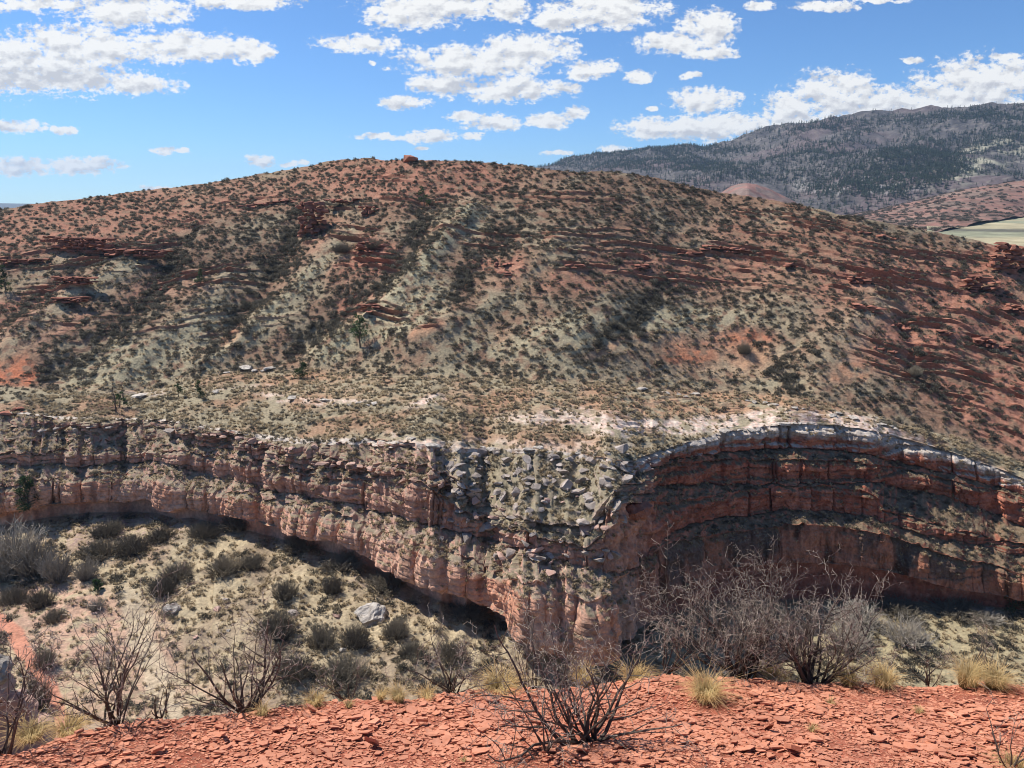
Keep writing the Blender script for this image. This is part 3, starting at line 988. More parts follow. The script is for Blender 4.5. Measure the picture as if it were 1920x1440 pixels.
def mt_col(g):
    a = fbm(g, 300, 4, off=51); b = fbm(g, 40, 4, off=52)
    c = lay(np.broadcast_to(C(.075, .068, .068), g.shape).copy(), sstep(-.2, .4, b), C(.125, .11, .102))
    c = lay(c, sstep(.0, .3, a), C(.12, .092, .09))
    x, y = proj(g)
    c = lay(c, blobs([(1840, 300, 90, 30, -20, .8), (1800, 330, 60, 20, -20, .7)], x, y) * sstep(-.1, .3, b), C(.34, .32, .23))
    c = lay(c, blobs([(1610, 345, 120, 20, 0, .6)], x, y) * sstep(.1, .4, b), C(.38, .36, .33))
    return c


FARG = loft([[(x, y - 2 + 40, d + 1200) for x, y, d in MSKY], MSKY,
             [(700, 400, 2300), (1030, 340, 2200), (1400, 300, 2050), (1700, 270, 1950), (1920, 262, 1900), (2700, 280, 1900)],
             [(700, 450, 1900), (1030, 380, 1800), (1400, 345, 1750), (1600, 330, 1600), (1920, 312, 1600), (2700, 330, 1600)],
             [(700, 520, 1500), (1030, 430, 1500), (1400, 400, 1450), (1650, 405, 1350), (1920, 372, 1300), (2700, 400, 1300)],
             [(700, 560, 1200), (1030, 470, 1200), (1400, 440, 1200), (1650, 440, 1150), (1920, 430, 1100), (2700, 440, 1100)]],
            np.linspace(700, 2700, 700), 44, mt_detail, 'mountain', M_FAR, mt_col, 'long forested grey mountain ridge behind the hill on the right')


def rs_col(g):
    b = fbm(g, 22, 4, off=62, stretch=(.5, 1, 3)); a = fbm(g, 90, 3, off=61)
    c = lay(np.broadcast_to(C(.18, .11, .085), g.shape).copy(), sstep(-.2, .3, b), C(.27, .145, .11))
    x, y = proj(g)
    return lay(c, sstep(.0, .5, a) * .6, C(.20, .155, .12))


RSG = loft([[(1300, 500, 1400), (1540, 440, 1400), (1640, 415, 1400), (1800, 380, 1400), (1920, 360, 1400), (2600, 340, 1400)],
      [(1300, 480, 1150), (1500, 425, 1150), (1560, 408, 1150), (1640, 394, 1120), (1720, 376, 1100), (1800, 358, 1080), (1920, 338, 1050), (2600, 300, 1050)],
      [(1300, 500, 900), (1560, 425, 800), (1700, 412, 760), (1770, 406, 760), (1920, 388, 930), (2600, 380, 930)],
      [(1300, 530, 560), (1560, 462, 560), (1700, 450, 560), (1760, 436, 570), (1800, 423, 620), (1860, 413, 720), (1920, 406, 850), (2600, 420, 850)]],
     np.linspace(1300, 2600, 420), 34, lambda g: 2.2 * fbm(g, 60, 4, off=63, stretch=(.35, 1, 1)), 'red_slope', M_FAR, rs_col, 'far red shrubby slope below the mountain at the right edge')

loft([[(1250, 420, 1300), (1335, 372, 1300), (1370, 349, 1290), (1388, 344, 1285), (1402, 343, 1280), (1418, 345, 1285), (1440, 353, 1290), (1480, 372, 1300), (1560, 420, 1300)],
      [(1250, 430, 1180), (1335, 392, 1180), (1402, 362, 1190), (1480, 392, 1180), (1560, 430, 1180)],
      [(1250, 450, 1080), (1402, 405, 1080), (1560, 450, 1080)]],
     np.linspace(1250, 1560, 110), 20, lambda g: 3 * fbm(g, 40, 3, off=64), 'red_knoll', M_FAR, lambda g: lay(np.broadcast_to(C(.25, .13, .10), g.shape).copy(), sstep(-.1, .3, fbm(g, 30, 4, off=65)), C(.22, .15, .12)),
     'small rounded red knoll showing over the hill, before the mountain')


def val_col(g):
    x, y = proj(g)
    c = np.broadcast_to(C(.38, .33, .205), g.shape).copy()
    c = lay(c, sstep(.1, .3, fbm(g, 60, 3, off=68, stretch=(.3, 1, 1))), C(.26, .26, .17))
    c = lay(c, blobs([(1800, 407, 60, 3), (1900, 432, 130, 3), (1760, 430, 60, 2)], x, y) * .9, C(.10, .095, .075))
    return c


loft([[(1400, 399, 1300), (2000, 399, 1300), (2700, 399, 1300)], [(1400, 411, 850), (2000, 407, 850), (2700, 405, 850)], [(1400, 425, 640), (2000, 425, 640), (2700, 425, 640)], [(1400, 520, 300), (2000, 520, 300), (2700, 520, 300)]],
     np.linspace(1738, 2700, 200), 26, lambda g: .4 * fbm(g, 40, 2, off=67), 'valley_floor', M_FAR, val_col, 'flat pale green valley floor at the right edge')

loft([[(-2600, 390, 8000), (-400, 388, 8000), (120, 388, 8000), (900, 392, 8000)], [(-2600, 379, 7000), (-300, 379, 7000), (0, 381, 7000), (60, 382, 7000), (300, 383, 7000), (900, 384, 7000)],
      [(-2600, 400, 5000), (-400, 400, 5000), (900, 400, 5000)]],
     np.linspace(-2600, 900, 160), 8, lambda g: 0 * g[..., 0], 'distant_plateau', M_FAR, lambda g: np.broadcast_to(C(.10, .10, .10), g.shape).copy(), 'low blue plateau on the far horizon at the left')

# the plain everything stands on
gm = bpy.data.meshes.new('plain')
gm.from_pydata([(-9000, -2800, -90), (9000, -2800, -90), (9000, 8400, -90), (-9000, 8400, -90)], [], [(0, 1, 2, 3)])
pm, pnt, pb = principled('plain_soil')
pg = nd(pnt, 'ShaderNodeNewGeometry')
pnt.links.new(mixc(pnt, noise(pnt, pg.outputs['Position'], 0.004, 5), (.18, .14, .10), (.28, .25, .17)), pb.inputs['Base Color'])
gm.materials.append(pm)
tag(obj_of('plain', gm), 'open plain far below and beyond the hills', kind='structure')


# ================================================================== PLANTS: mesh builders
def sticks_mesh(name, segs, mat, sides=3, clamp_r=0.0):
    """segs: array (n,9): p0(3) p1(3) r0 r1 tip"""
    s = np.array(segs, float)
    p0, p1 = s[:, :3], s[:, 3:6]
    r0, r1, tp = s[:, 6], s[:, 7], s[:, 8]
    d = p1 - p0
    d /= np.linalg.norm(d, axis=1, keepdims=True) + 1e-9
    a = np.cross(d, np.array([0.31, 0.87, 0.38]))
    a /= np.linalg.norm(a, axis=1, keepdims=True) + 1e-9
    b = np.cross(d, a)
    V = []
    for k in range(sides):
        c, q = math.cos(2 * math.pi * k / sides), math.sin(2 * math.pi * k / sides)
        V.append(p0 + (a * c + b * q) * r0[:, None])
    for k in range(sides):
        c, q = math.cos(2 * math.pi * k / sides), math.sin(2 * math.pi * k / sides)
        V.append(p1 + (a * c + b * q) * r1[:, None])
    V = np.stack(V, 1).reshape(-1, 3)
    n = len(s)
    basei = np.arange(n)[:, None] * (2 * sides)
    Fq = []
    for k in range(sides):
        k2 = (k + 1) % sides
        Fq.append(np.concatenate([basei + k, basei + k2, basei + sides + k2, basei + sides + k], 1))
    Fq = np.stack(Fq, 1).reshape(-1, 4)
    tip = np.repeat(tp, 2 * sides)
    return mesh_np(name, V, Fq, [mat], extra={'tip': tip})


def leaf_mesh(name, cen, dirs, ln, wd, tip, mat):
    """thin single-triangle sprigs"""
    n = len(cen)
    d = dirs / (np.linalg.norm(dirs, axis=1, keepdims=True) + 1e-9)
    a = np.cross(d, RNG.normal(size=(n, 3)))
    a /= np.linalg.norm(a, axis=1, keepdims=True) + 1e-9
    V = np.stack([cen - a * wd[:, None], cen + a * wd[:, None], cen + d * ln[:, None]], 1).reshape(-1, 3)
    Fq = np.arange(n * 3).reshape(-1, 3)
    return mesh_np(name, V, Fq, [mat], extra={'tip': np.repeat(tip, 3)})


def shrub_proto(name, mat, n=170, h=1.0, w=0.62, seed=0, flat=0.0):
    r = np.random.default_rng(seed)
    # several lobes, each a fan of upright sprigs
    nl = r.integers(3, 6)
    lc = r.normal(0, .22 * w / .6, (nl, 2))
    k = r.integers(0, nl, n)
    th = r.uniform(0, 2 * np.pi, n)
    ph = np.arccos(r.uniform(0.05, 1, n))
    rad = r.uniform(0.25, 1.0, n) ** .6
    lob = r.uniform(.65, 1.0, nl)[k]
    d = np.stack([np.cos(th) * np.sin(ph), np.sin(th) * np.sin(ph), np.cos(ph)], 1)
    c = np.stack([lc[k, 0] + d[:, 0] * rad * w * .75 * lob, lc[k, 1] + d[:, 1] * rad * w * .75 * lob, d[:, 2] * rad * h * .85 * lob + .04], 1)
    dd = d + np.array([0, 0, .5]) + r.normal(0, .35, (n, 3))
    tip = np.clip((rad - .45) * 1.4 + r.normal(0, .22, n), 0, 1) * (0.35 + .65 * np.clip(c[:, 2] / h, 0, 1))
    return leaf_mesh(name, c, dd, r.uniform(.12, .34, n), r.uniform(.03, .085, n), tip, mat)


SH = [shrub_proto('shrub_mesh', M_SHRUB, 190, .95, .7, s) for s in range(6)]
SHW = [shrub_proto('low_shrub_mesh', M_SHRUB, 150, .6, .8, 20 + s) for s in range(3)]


def thicket_proto(name, mat, seed, n=1500, h=1.0, w=0.8):
    """a larger bare shrub: many fine upright stems splitting into twigs"""
    r = np.random.default_rng(seed)
    segs = []
    for i in range(int(n / 16)):
        a = r.uniform(0, 2 * np.pi)
        sp = r.uniform(0, 1) ** .7
        p = np.array([math.cos(a) * sp * w * .35, math.sin(a) * sp * w * .35, 0])
        d = np.array([math.cos(a) * sp * .75, math.sin(a) * sp * .75, 1.0]) + r.normal(0, .18, 3)
        L = h * r.uniform(.5, 1.0) * (1 - .25 * sp)
        steps = 4
        for s_ in range(steps):
            d = d / np.linalg.norm(d)
            q = p + d * L / steps
            rr = .012 * (1 - s_ / steps) + .004
            segs.append([*p, *q, rr, rr * .75, .25 + .2 * s_])
            for t_ in range(3 if s_ else 1):
                td = d + r.normal(0, .55, 3) + np.array([0, 0, .2])
                td /= np.linalg.norm(td)
                segs.append([*q, *(q + td * L * r.uniform(.12, .3)), .006, .003, .55 + r.uniform(0, .45)])
            p = q
            d = d + r.normal(0, .2, 3)
    return sticks_mesh(name, segs, mat)


TH1 = [thicket_proto('bare_shrub_mesh', M_GREYTWIG, s, 2600, 1.0, .9) for s in range(3)]
TH2 = [thicket_proto('dark_shrub_mesh', M_BRUSH, 10 + s, 4600, .8, 1.45) for s in range(3)]


def tuft_proto(name, mat, seed, n=40, h=.35, spread=.5, wd=.012, base=.08, droop=.5):
    r = np.random.default_rng(seed)
    wind = r.uniform(-.5, .3)
    V, Fc, tip = [], [], []
    for i in range(n):
        a = r.uniform(0, 2 * np.pi)
        b0 = base * math.sqrt(r.uniform(0, 1))
        p = np.array([math.cos(a) * b0, math.sin(a) * b0, 0])
        a2 = a + r.normal(0, .5)
        out = np.array([math.cos(a2), math.sin(a2), 0])
        sp = spread * r.uniform(.1, 1)
        L = h * r.uniform(.3, 1.15)
        side = np.array([-out[1], out[0], 0]) * wd
        q = p + np.array([0, 0, L * .55]) + out * sp * L * .35
        q = q + np.array([wind * L * .12, 0, 0])
        e = q + np.array([wind * L * .3, 0, L * (.45 - droop * sp * .6) * r.uniform(-.2, 1.1)]) + (out + r.normal(0, .35, 3) * np.array([1, 1, .2])) * sp * L * .7
        k = len(V)
        V += [p - side, p + side, q + side * .8, q - side * .8, e + side * .12, e - side * .12]
        Fc += [(k, k + 1, k + 2, k + 3), (k + 3, k + 2, k + 4, k + 5)]
        tt = r.uniform(.7, 1)
        tip += [.1, .1, tt * .8, tt * .8, tt, tt]
    return mesh_np(name, V, Fc, [mat], extra={'tip': tip})


TU = [tuft_proto('tuft_mesh', M_TUFT, s, 26, .42, .9, .03, .12) for s in range(4)]


def tri_pine(name, mat, seed, tiers=9, per=9):
    r = np.random.default_rng(seed)
    V, Fc, tip = [], [], []
    for t in range(tiers):
        f = t / tiers
        z = .12 + .85 * f
        rad = .24 * (1 - f) ** .8 + .03
        for k in range(per):
            a = r.uniform(0, 2 * np.pi)
            rr = rad * r.uniform(.6, 1.15)
            o = np.array([math.cos(a), math.sin(a), 0]); s_ = np.array([-o[1], o[0], 0])
            j = len(V)
            V += [np.array([0, 0, z + .10]), o * rr + s_ * rr * .45 + np.array([0, 0, z - .03]), o * rr - s_ * rr * .45 + np.array([0, 0, z - .05])]
            Fc.append((j, j + 1, j + 2))
            tt = r.uniform(0, 1)
            tip += [tt * .4, tt, tt]
    return mesh_np(name, V, Fc, [mat], extra={'tip': tip})


FP = [tri_pine('far_pine_mesh', M_FARPINE, s, 5, 6) for s in range(4)]


# ------------------------------------------------------------------ scattering
def scatter_obj(name, pts, rot, scl, idx, protos, label, cat=None, group=None, kind='stuff'):
    me = bpy.data.meshes.new(name)
    me.vertices.add(len(pts))
    me.vertices.foreach_set('co', np.asarray(pts, np.float32).ravel())
    for k, arr, ty in (('rotz', rot, 'FLOAT'), ('scl', scl, 'FLOAT'), ('vid', idx, 'INT')):
        a = me.attributes.new(k, ty, 'POINT')
        a.data.foreach_set('value', np.asarray(arr, np.int32 if ty == 'INT' else np.float32))
    o = obj_of(name, me)
    ng = bpy.data.node_groups.new(name + '_scatter', 'GeometryNodeTree')
    ng.interface.new_socket('Geometry', in_out='INPUT', socket_type='NodeSocketGeometry')
    ng.interface.new_socket('Geometry', in_out='OUTPUT', socket_type='NodeSocketGeometry')
    gi = ng.nodes.new('NodeGroupInput'); go = ng.nodes.new('NodeGroupOutput')
    ip = ng.nodes.new('GeometryNodeInstanceOnPoints')
    join = ng.nodes.new('GeometryNodeJoinGeometry')
    for pme in reversed(protos):
        po = bpy.data.objects.new(pme.name + '_source', pme)
        oi = ng.nodes.new('GeometryNodeObjectInfo')
        oi.inputs['Object'].default_value = po
        oi.inputs['As Instance'].default_value = True
        ng.links.new(oi.outputs['Geometry'], join.inputs[0])
    ng.links.new(gi.outputs[0], ip.inputs['Points'])
    ng.links.new(join.outputs[0], ip.inputs['Instance'])
    ip.inputs['Pick Instance'].default_value = True

    def na(nm, ty):
        n_ = ng.nodes.new('GeometryNodeInputNamedAttribute')
        n_.data_type = ty
        n_.inputs['Name'].default_value = nm
        return n_.outputs[0]
    ng.links.new(na('vid', 'INT'), ip.inputs['Instance Index'])
    cb = ng.nodes.new('ShaderNodeCombineXYZ')
    ng.links.new(na('rotz', 'FLOAT'), cb.inputs[2])
    e2r = ng.nodes.new('FunctionNodeEulerToRotation')
    ng.links.new(cb.outputs[0], e2r.inputs[0])
    ng.links.new(e2r.outputs[0], ip.inputs['Rotation'])
    ng.links.new(na('scl', 'FLOAT'), ip.inputs['Scale'])
    ng.links.new(ip.outputs[0], go.inputs[0])
    md = o.modifiers.new('scatter', 'NODES')
    md.node_group = ng
    tag(o, label, cat, group, kind)
    return o


def cell_pick(g, density, n, r0=0, r1=None, seed=0):
    """pick n random points on grid g; density per m2 weight per cell"""
    r = np.random.default_rng(seed)
    r1 = g.shape[0] - 1 if r1 is None else r1
    a, b, c = g[r0:r1, :-1], g[r0 + 1:r1 + 1, :-1], g[r0:r1, 1:]
    area = np.linalg.norm(np.cross(b - a, c - a), axis=2)
    w = area * density[r0:r1, :-1]
    w = w.ravel()
    w = np.where(np.isfinite(w), w, 0)
    cs = np.cumsum(w)
    k = np.searchsorted(cs, r.uniform(0, cs[-1], n))
    k = np.clip(k, 0, len(w) - 1)
    i, j = k // (g.shape[1] - 1), k % (g.shape[1] - 1)
    u, v = r.uniform(0, 1, n)[:, None], r.uniform(0, 1, n)[:, None]
    return a[i, j] + (b[i, j] - a[i, j]) * u + (c[i, j] - a[i, j]) * v, (i + r0, j)


upz = Nn[..., 2]
inframe = (GX > -60) & (GX < 1980)
clump = fbm(G, 6, 3, off=91)
clump2 = fbm(G, 2.5, 2, off=92)
dens = np.ones(GX.shape) * sstep(.45, .65, upz)
gully = np.zeros(GX.shape)
for poly, w, a in GULLIES:
    gully = np.maximum(gully, np.exp(-(segdist(poly, GX, GY) / (w * 1.15)) ** 2))
darkp = blobs([(1330, 560, 230, 30, 0, .7), (1480, 600, 120, 70, 10), (1500, 680, 80, 40, 0, .8), (700, 530, 90, 60, -30), (450, 470, 120, 60, 0), (350, 490, 160, 50, 0, .7), (700, 650, 120, 50, 0, .6), (950, 700, 150, 24, 0, .6), (1130, 580, 150, 40, 0, .6),
               (850, 420, 90, 60, 0, .6), (1100, 400, 220, 50, 0, .5), (1400, 420, 220, 40, 8, .6), (820, 790, 140, 26, 0, .7), (480, 820, 60, 20, 0, .4), (1750, 860, 130, 10, 24, .9), (1600, 790, 90, 8, 14, .8)], GX, GY)
hillm = sstep(.95, 1.02, LV) * sstep(5.2, 4.9, LV)
dens_h = hillm * (.80 + .45 * darkp + .75 * gully + .30 * sstep(.0, .4, clump)) * (1 - .55 * gr * (1 - gully)) * (1 - .7 * hot) * (1 - .35 * redn)
dens_b = benchm * (.85 + .5 * darkp) * (1 - .85 * pale) * (1 - .4 * orange)
dens_l = sstep(7.05, 7.2, LV) * sstep(13.95, 13.8, LV) * (.9 + .5 * sstep(0, .4, clump)) * (1 - steep)
dens_f = sstep(16.0, 16.1, LV) * sstep(18.6, 18.3, LV) * (.18 + .9 * sstep(.05, .4, clump)) * (1 - .6 * pinkf) * (path > 14) * (wash > 20)
dens = dens * (dens_h + dens_b * 1.0 + dens_l * .9 + dens_f * .8) * inframe * sstep(-.55, -.1, clump2)
pts, (ii, jj) = cell_pick(G, dens, 19000, seed=4)
r = np.random.default_rng(8)
lvp = LEV[ii]
scl = r.uniform(.5, 1.1, len(pts)) * np.where(lvp < 5, .80, np.where(lvp < 7, .55, np.where(lvp < 14, .62, .85)))
scl *= 1 + .35 * gully[ii, jj] * (lvp < 5)
big = r.uniform(0, 1, len(pts)) < .06
scl = np.where(big & (lvp > 15), scl * 1.7, np.where(big, scl * 1.4, scl))
pts[:, 2] -= .05
vx, vy = proj(pts)
size_px = scl / ((pts[:, 1] * CT - pts[:, 2] * ST) / F)
vis = (vx > 5) & (vx < 1915) & (vy < 1300)
# visible test against the nearest-surface table
zb = ZB[np.clip(vy // SZ, 0, NYc - 1).astype(int), np.clip((vx + 40) // SZ, 0, NXc - 1).astype(int)]
near = np.where(zb >= 0, Gf[np.maximum(zb, 0), 1], 1e9)
vis &= near > pts[:, 1] - 2.5
vid = r.integers(0, 6, len(pts))
low = r.uniform(0, 1, len(pts)) < .3
prot_all = SH + SHW
vid = np.where(low, 6 + r.integers(0, 3, len(pts)), vid)
idx_big = np.argsort(-size_px * vis)[:285]
mask = np.ones(len(pts), bool); mask[idx_big] = False
ro = r.uniform(0, 6.28, len(pts))
zone = {0: ('grey-brown shrub among hundreds dotting the upper hillside', 'shrubs on the hillside'),
        1: ('small grey-green shrub among many on the pale bench above the cliff', 'shrubs on the bench'),
        2: ('scrubby olive shrub growing on the rocky ledges of the cliff', 'shrubs on the cliff ledges'),
        3: ('grey-brown shrub among many on the grassy canyon slope and floor', 'shrubs on the canyon slope')}
LANDM = [(322, 1140, 'white boulder'), (692, 1158, 'largest grey boulder'), (80, 1240, 'trail bend'), (185, 1100, 'small canyon juniper'), (130, 1180, 'pink sand patch'),
         (270, 1230, 'pale wash'), (405, 1142, 'round pink boulder'), (535, 1105, 'round dark canyon shrub'), (640, 1270, 'wide low brush'), (450, 985, 'shaded overhang brush'),
         (880, 1155, 'shadowed recess'), (1800, 1150, 'round right juniper'), (1690, 1150, 'right cliff brush'), (25, 1060, 'pale cottonwood'), (200, 1000, 'left talus scrub'),
         (465, 1320, 'spreading bush on the rim'), (1035, 1077, 'lower oval slab'), (1098, 999, 'upper oval slab'), (795, 1000, 'jutting cliff tier'), (52, 940, 'dense cliff juniper'), (960, 850, 'middle rim slabs'),
         (800, 753, 'pale patch on the bench'), (600, 752, 'outcrop line of the left bench'), (1500, 780, 'top of the alcove rim'), (675, 620, 'lone pine'), (580, 410, 'red rock tower'), (219, 745, 'bare dead trunk'), (150, 470, 'stepped red outcrop'),
         (376, 520, 'small hillside juniper'), (945, 498, 'middle red ledge'), (1395, 650, 'orange hillside scar'), (1620, 580, 'dark tilted ledge'), (1850, 545, 'big tilted outcrop'), (1870, 655, 'long right-edge ledge'),
         (795, 370, 'dark gully pine'), (1340, 470, 'broken orange-red ledge'), (768, 299, 'flat-topped skyline rock'), (1700, 1190, 'pale bare small tree'), (1812, 1270, 'widest straw clump')]
USED = {}


def where_words(x, y, skip=0):
    lm = sorted(LANDM, key=lambda q_: (q_[0] - x) ** 2 + ((q_[1] - y) * 1.3) ** 2)[skip]
    dx, dy = x - lm[0], y - lm[1]
    d = math.hypot(dx, dy)
    v_ = 'above' if dy < 0 else 'below'
    h_ = 'left' if dx < 0 else 'right'
    if abs(dy) > 2 * abs(dx):
        w_ = v_
    elif abs(dx) > 2 * abs(dy):
        w_ = h_ + ' of'
    else:
        w_ = v_ + ' and ' + h_ + ' of'
    return ('just ' if d < 18 else 'close ' if d < 38 else 'a little way ' if d < 65 else 'some way ' if d < 110 else 'far ') + w_ + ' the ' + lm[2]


def one_label(adjs, noun, x, y):
    for sk in (0, 1, 2):
        l_ = f'{adjs} {noun} {where_words(x, y, sk)}'
        if l_ not in USED:
            USED[l_] = 1
            return l_
    return f'{adjs} {noun} {where_words(x, y)}'


SQ = np.percentile(size_px[idx_big], [33, 66])
for k in idx_big:
    o = bpy.data.objects.new('shrub', prot_all[vid[k]])
    o.location = pts[k]
    o.rotation_euler = (0, 0, ro[k])
    o.scale = (scl[k],) * 3
    z_ = 0 if lvp[k] < 5 else 1 if lvp[k] < 7 else 2 if lvp[k] < 15 else 3
    sw = 'low' if low[k] else 'upright'
    q1, q2 = SQ
    sw2 = 'big' if size_px[k] > q2 else 'middling' if size_px[k] > q1 else 'small'
    tag(o, one_label(f'{sw2} {sw}', 'shrub', vx[k], vy[k]), 'shrub', zone[z_][1])
    COL.objects.link(o)
scatter_obj('shrub_cover', pts[mask], ro[mask], scl[mask], vid[mask], prot_all, 'thousands of small grey-green shrubs covering the hill, bench and ledges')

# grass tufts over the ground
dg = inframe * sstep(.35, .6, upz) * ((hillm * (.10 + .8 * gr) + benchm * 1.4) * (1 - .8 * hot) * (1 - .6 * redn) * (1 - .75 * pale) + sstep(7, 7.2, LV) * sstep(14, 13.8, LV) * 1.2 * (1 - right * .6) + sstep(16, 16.1, LV) * sstep(18.6, 18.3, LV) * 1.3 * (1 - .65 * pinkf) * (path > 12)) * sstep(-.4, .1, clump2 + .3 * clump)
tp, _ = cell_pick(G, dg, 26000, seed=14)
ts = r.uniform(.6, 1.5, len(tp))
scatter_obj('dry_grass', tp, r.uniform(0, 6.28, len(tp)), ts, r.integers(0, 4, len(tp)), TU, 'pale dry grass tufts covering the slopes and canyon floor', 'grass')

# far forest
fx, fy = proj(FARG)
fden = sstep(-.05, .3, fbm(FARG, 160, 4, off=71)) * .35 + .06
fden += blobs([(1690, 320, 120, 45, -12, 1.6), (1560, 345, 60, 26, 0, .9), (1250, 300, 200, 14, 8, .7), (1150, 305, 140, 10, 0, .7), (1850, 262, 120, 22, -8, .9), (1500, 285, 200, 9, -18, .5), (1430, 325, 120, 16, 0, .5), (1700, 222, 260, 7, -5, .8),
               (1300, 280, 120, 8, 0, .9), (1890, 215, 100, 14, 0, .9), (1560, 300, 60, 14, 0, .6)], fx, fy)
fden = fden * (fx > 960) * (fx < 1990) * (fy < 430)
rr_ = np.zeros(FARG.shape[0]); rr_[44:] = 1
fpt, _ = cell_pick(FARG, fden * rr_[:, None], 21000, seed=5)
scatter_obj('forest', fpt - np.array([0, 0, .5]), r.uniform(0, 6.28, len(fpt)), r.uniform(5, 11.5, len(fpt)), r.integers(0, 4, len(fpt)), FP, 'dark conifer forest spread over the far mountain', 'forest')
spt, _ = cell_pick(RSG, 1 + 0 * RSG[..., 0], 5200, seed=6)
scatter_obj('far_scrub', spt, r.uniform(0, 6.28, len(spt)), r.uniform(1.6, 4.2, len(spt)), r.integers(0, 3, len(spt)), SHW, 'dark scrub dotting the far red slope', 'scrub')


# ================================================================== TREES AND NAMED SHRUBS
def pine(px, py, h_px, w_px, label, name='pine_tree', seed=0, n=900, crown0=.3):
    p = at(px, py)
    m = px_m(p)
    H, W = h_px * m, w_px * m / 2
    r = np.random.default_rng(seed)
    root = bpy.data.objects.new(name, None)
    COL.objects.link(root)
    root.location = p - np.array([0, 0, .15])
    root.empty_display_size = .3
    tag(root, label, 'tree')
    lean = r.normal(0, .05, 2)
    segs = []
    q = np.zeros(3)
    rad = H * .022 + .04
    for k in range(6):
        nx = np.array([lean[0] * H * (k + 1) / 6 + r.normal(0, .012) * H, lean[1] * H * (k + 1) / 6, H * .95 * (k + 1) / 6])
        segs.append([*q, *nx, rad * (1 - k / 6.5), rad * (1 - (k + 1) / 6.5), .5])
        q = nx
    cen, dirs = [], []
    clumps = max(7, int(n / 70))
    for c_ in range(clumps):
        f = crown0 + (1 - crown0) * (c_ + .5) / clumps
        a = r.uniform(0, 2 * np.pi)
        rr = W * (1.15 - f * .75) * r.uniform(.3, 1.0)
        cpt = np.array([lean[0] * H * f + math.cos(a) * rr, lean[1] * H * f + math.sin(a) * rr, H * f])
        st = np.array([lean[0] * H * f * .95, lean[1] * H * f * .95, H * (f - .08)])
        segs.append([*st, *cpt, rad * .35, rad * .12, .3])
        k = int(n / clumps)
        cr = W * r.uniform(.35, .6) * (1.1 - f * .5)
        dv = r.normal(0, 1, (k, 3)); dv /= np.linalg.norm(dv, axis=1, keepdims=True)
        cen.append(cpt + dv * cr * r.uniform(.2, 1, (k, 1)) * np.array([1, 1, .6])); dirs.append(dv + np.array([0, 0, .4]))
    cen = np.concatenate(cen); dirs = np.concatenate(dirs)
    k = len(cen)
    obj_of('trunk', sticks_mesh('trunk', segs, M_BARK, 5), root)
    obj_of('crown', leaf_mesh('crown', cen, dirs, r.uniform(.28, .5, k) * (.5 + H * .06), r.uniform(.07, .13, k) * (.5 + H * .06), r.uniform(0, 1, k), M_PINE), root)
    return root


pine(675, 648, 62, 40, 'tall open pine standing alone on the slope left of the centre', seed=2, n=1000, crown0=.35)
pine(565, 704, 30, 30, 'round bright green juniper on the bench below the lone pine', seed=3, n=900, crown0=.15)
pine(377, 744, 34, 20, 'small narrow green pine at the left end of the bench', seed=4, n=500, crown0=.2)
pine(333, 742, 26, 22, 'thin olive young pine left of the narrow green pine', seed=5, n=300, crown0=.3)
pine(225, 762, 30, 22, 'dark juniper beside the bare dead trunk', seed=6, n=500, crown0=.2)
pine(52, 950, 62, 40, 'dark dense juniper against the foot of the left cliff', seed=7, n=1800, crown0=.08)
pine(185, 1106, 24, 16, 'small dark green juniper alone on the canyon floor', seed=8, n=700, crown0=.08)
pine(795, 388, 42, 26, 'dark pine in the gully just below the hilltop', seed=9, n=500, crown0=.15)
pine(376, 528, 26, 18, 'small dark juniper on the left hillside under a ledge', seed=10, n=500, crown0=.1)
pine(8, 545, 50, 26, 'dark juniper cut by the left edge of the hillside', seed=11, n=700, crown0=.1)
pine(1060, 806, 10, 14, 'tiny green juniper on the bench near the pale rock', seed=12, n=150, crown0=.1)
pine(1895, 1140, 40, 50, 'dark round juniper at the foot of the right cliff', seed=13, n=1200, crown0=.05)


def snag(px, py, h_px, label, seed=0):
    p = at(px, py); m = px_m(p); H = h_px * m
    r = np.random.default_rng(seed)
    root = bpy.data.objects.new('dead_tree', None); COL.objects.link(root)
    root.location = p - np.array([0, 0, .1])
    tag(root, label, 'dead tree')
    segs, tw = [], []
    q = np.zeros(3)
    for k in range(7):
        nx = q + np.array([r.normal(0, .03) * H, r.normal(0, .03) * H, H / 7])
        segs.append([*q, *nx, .16 * (1 - k / 8), .16 * (1 - (k + 1) / 8), .3])
        for _ in range(3):
            dd = np.array([*r.normal(0, 1, 2), .6]); dd /= np.linalg.norm(dd)
            e = nx + dd * H * .16
            tw.append([*nx, *e, .05, .015, .5])
            tw.append([*e, *(e + (dd + r.normal(0, .5, 3)) * H * .07), .02, .008, .6])
        q = nx
    obj_of('trunk', sticks_mesh('dead_trunk', segs, M_BARK, 5), root)
    obj_of('branch', sticks_mesh('dead_branch', tw, M_BARK, 3), root)


snag(219, 770, 52, 'bare dead tree trunk standing on the left of the bench', 1)
snag(232, 748, 36, 'pale leafless thin tree behind the bare trunk', 2)

_pr = {}


def named_shrub(px, py, w_px, h_px, label, kind='dark', group=None, seed=0, cat='shrub', name='shrub'):
    p = at(px, py); m = px_m(p)
    lst = {'dark': TH2, 'grey': TH1, 'leafy': SH}[kind]
    me = lst[seed % len(lst)]
    bb = {'dark': (1.75, .85), 'grey': (1.5, 1.1), 'leafy': (1.5, 1.1)}[kind]
    o = bpy.data.objects.new(name, me)
    o.location = p - np.array([0, 0, .06])
    o.scale = (w_px * m / bb[0], w_px * m / bb[0], h_px * m / bb[1])
    o.rotation_euler = (0, 0, seed * 1.7)
    tag(o, label, cat, group)
    COL.objects.link(o)
    return o


